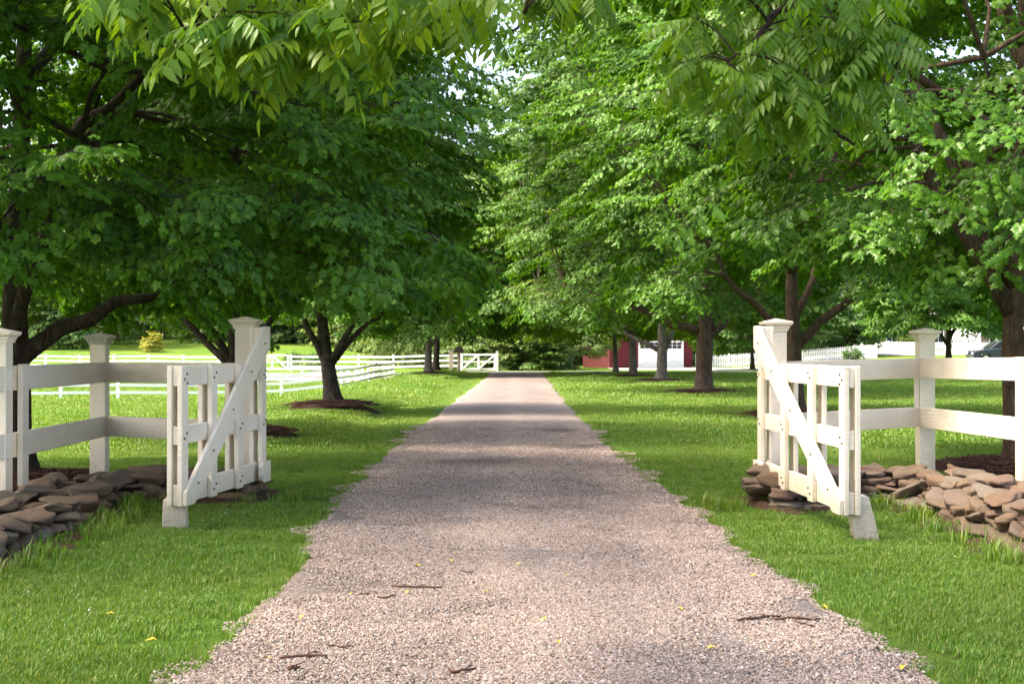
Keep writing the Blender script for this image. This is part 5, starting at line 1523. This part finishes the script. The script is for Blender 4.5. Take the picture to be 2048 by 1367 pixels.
# unseen walnut added on the other verge so its crown shades the near drive
SPR['walnut_shade'] = []
for k in range(3):
    r_ = random.Random(400+k); Vs, Fs, Ts, nv_ = [], [], [], 0
    for j in range(26):
        me = WL[r_.randrange(10)]
        V = np.empty(len(me.vertices)*3, np.float32); me.vertices.foreach_get("co", V); V = V.reshape(-1, 3)
        F_ = np.empty(len(me.polygons)*3, np.int32); me.loops.foreach_get("vertex_index", F_); F_ = F_.reshape(-1, 3)
        a = r_.uniform(0, 6.28)
        Rm = np.array(frame_euler(Vector((math.cos(a)+0.5, math.sin(a), r_.uniform(-0.6, 0.2))), Vector((0, 0, 1))).to_matrix())
        Vs.append(V @ Rm.T+np.array([r_.uniform(0, 1.0), r_.uniform(-0.5, 0.5), r_.uniform(-0.2, 0.2)])); Fs.append(F_+nv_); nv_ += len(V); Ts.append(np.full(len(V), r_.random()))
    SPR['walnut_shade'].append(src('walnut_spray', np_mesh('walnut_spray', np.concatenate(Vs), np.concatenate(Fs), M['walnut'], {"tint": np.concatenate(Ts)})))
make_tree('walnut_tree', 'unseen tall walnut added on the left verge to shade the near drive', -6.6, 5.2, 12.5, 4.6, 5.6, 0.30, 131, key='walnut_shade', n_cl=95, n_sp=6, n_limb=9, fork=3.2, bark='bark_walnut',
          cull=lambda x, y, z: (y > 1 and z < 1.4+0.262*y and abs(x) < 0.40*y+0.6) or (-2.1 < x+(z-2.7)*0.72 < 0.2 and 4.9 < y+(z-2.7)*0.09 < 6.6), sscale=1.1, cl_r=1.0)  # second test opens a crown gap so sun reaches the left leaf cluster

# ================================================================== SMALL THINGS ON THE DRIVE
def ground(px, py): return ((px-1029)*1.4/(py-700), 1.4*2844/(py-700))
TW = [((783, 1184), (884, 1188), 0.007, 'longest straight brown twig lying across the middle of the drive'),
      ((719, 1198), (740, 1199), 0.005, 'tiny twig just left of the long middle twig'),
      ((754, 1208), (792, 1204), 0.006, 'short twig below the long middle twig'),
      ((652, 1302), (708, 1308), 0.005, 'thin twig on the left half of the drive near the front'),
      ((560, 1327), (655, 1325), 0.008, 'crooked dark twig at the front left of the drive'),
      ((575, 1352), (600, 1347), 0.009, 'stubby dark twig at the very front left of the drive'),
      ((898, 1361), (952, 1357), 0.009, 'dark twig at the front edge in the middle of the drive'),
      ((1475, 1252), (1560, 1243), 0.009, 'thicker dark twig on the right half of the drive'),
      ((1545, 1248), (1640, 1246), 0.007, 'dark twig crossing the thicker one on the right half'),
      ((922, 1154), (948, 1157), 0.005, 'small twig farther up the middle of the drive'),
      ((1590, 1252), (1630, 1262), 0.005, 'thin curved twig at the right edge of the drive'),
      ((680, 1130), (690, 1128), 0.007, 'small dark wood scrap on the upper left of the drive')]
for a, b, rr_, lb in TW:
    rr_ *= 0.66
    p, q = ground(*a), ground(*b)
    n = 6; pts = []
    for k in range(n+1):
        t = k/n; pts.append(Vector((p[0]+(q[0]-p[0])*t, p[1]+(q[1]-p[1])*t+rnd.uniform(-0.025, 0.025), road_z(p[0]+(q[0]-p[0])*t, p[1])+0.007+rr_+rnd.uniform(0, 0.005))))
    root = empty('twig', pts[0]); tag(root, lb, 'twig', 'twigs fallen on the drive')
    mb = MB(); mb.tube([v-pts[0] for v in pts], [rr_*(0.6+0.6*math.sin(math.pi*(0.2+0.7*k/n))) for k in range(n+1)], 6, wob=0.3, rr=rnd); mb.build('stick', M['twig'], root, True)
    mb = MB(); v = pts[3]-pts[0]; mb.tube([v, v+Vector((0.03, 0.05, 0.004)), v+Vector((0.045, 0.09, 0.0))], [rr_*0.6, rr_*0.5, rr_*0.3], 5); mb.build('side_shoot', M['twig'], root, True)
FL = [((839, 1143), 'small yellow leaf on the drive above the long middle twig'), ((810, 1199), 'small yellow leaf on the drive just below the long middle twig'), ((1100, 1256), 'largest yellow leaf lying on the gravel right of centre'), ((1119, 1304), 'small yellow leaf just below the largest yellow leaf on the drive'), ((1413, 1313), 'small yellow leaf on the drive below the thicker twig'), ((599, 1250), 'pale yellow leaf near the left edge of the drive'), ((545, 1329), 'small yellow leaf beside the crooked twig at the front left'), ((980, 1200), 'small yellow leaf right of the end of the long middle twig'), ((1355, 1229), 'small yellow leaf left of the thicker twig on the drive'), ((1041, 1139), 'small yellow leaf farther up the centre of the drive'), ((905, 1135), 'farthest yellow leaf on the drive, left of centre'), ((1800, 1350), 'small yellow leaf at the front right corner of the drive'), ((1640, 1220), 'small yellow leaf on the right drive edge above the twigs'), ((316, 1307), 'small yellow leaf in the grass close to the front left drive edge'), ((230, 1253), 'small yellow leaf lying deeper in the front left lawn'), ((1130, 1166), 'small yellow leaf above the largest one, right of centre'), ((1500, 1163), 'small yellow leaf near the right drive edge, farthest from the camera'), ((700, 1200), 'small yellow leaf beside the tiny twig left of the long twig')]
for i, ((px, py), lb) in enumerate(FL):
    x, y = ground(px, py)
    V, F_ = diamond_leaf(0.22); V = V*0.055; V[:, 2] = 0.012*np.sin(V[:, 0]*60)+0.006*rnd.random()
    o = link('fallen_leaf', np_mesh('fallen_leaf', V, F_, M['yellow_leaf']))
    on = x < float(left_edge(y)) or x > float(right_edge(y))
    o.location = (x, y, 0.065 if on else road_z(x, y)+0.012); o.rotation_euler = (rnd.uniform(-0.2, 0.2), rnd.uniform(-0.2, 0.2), rnd.uniform(0, 6.28)); o.scale = (rnd.uniform(0.7, 1.2),)*3
    tag(o, lb, 'leaf', 'fallen yellow leaves')
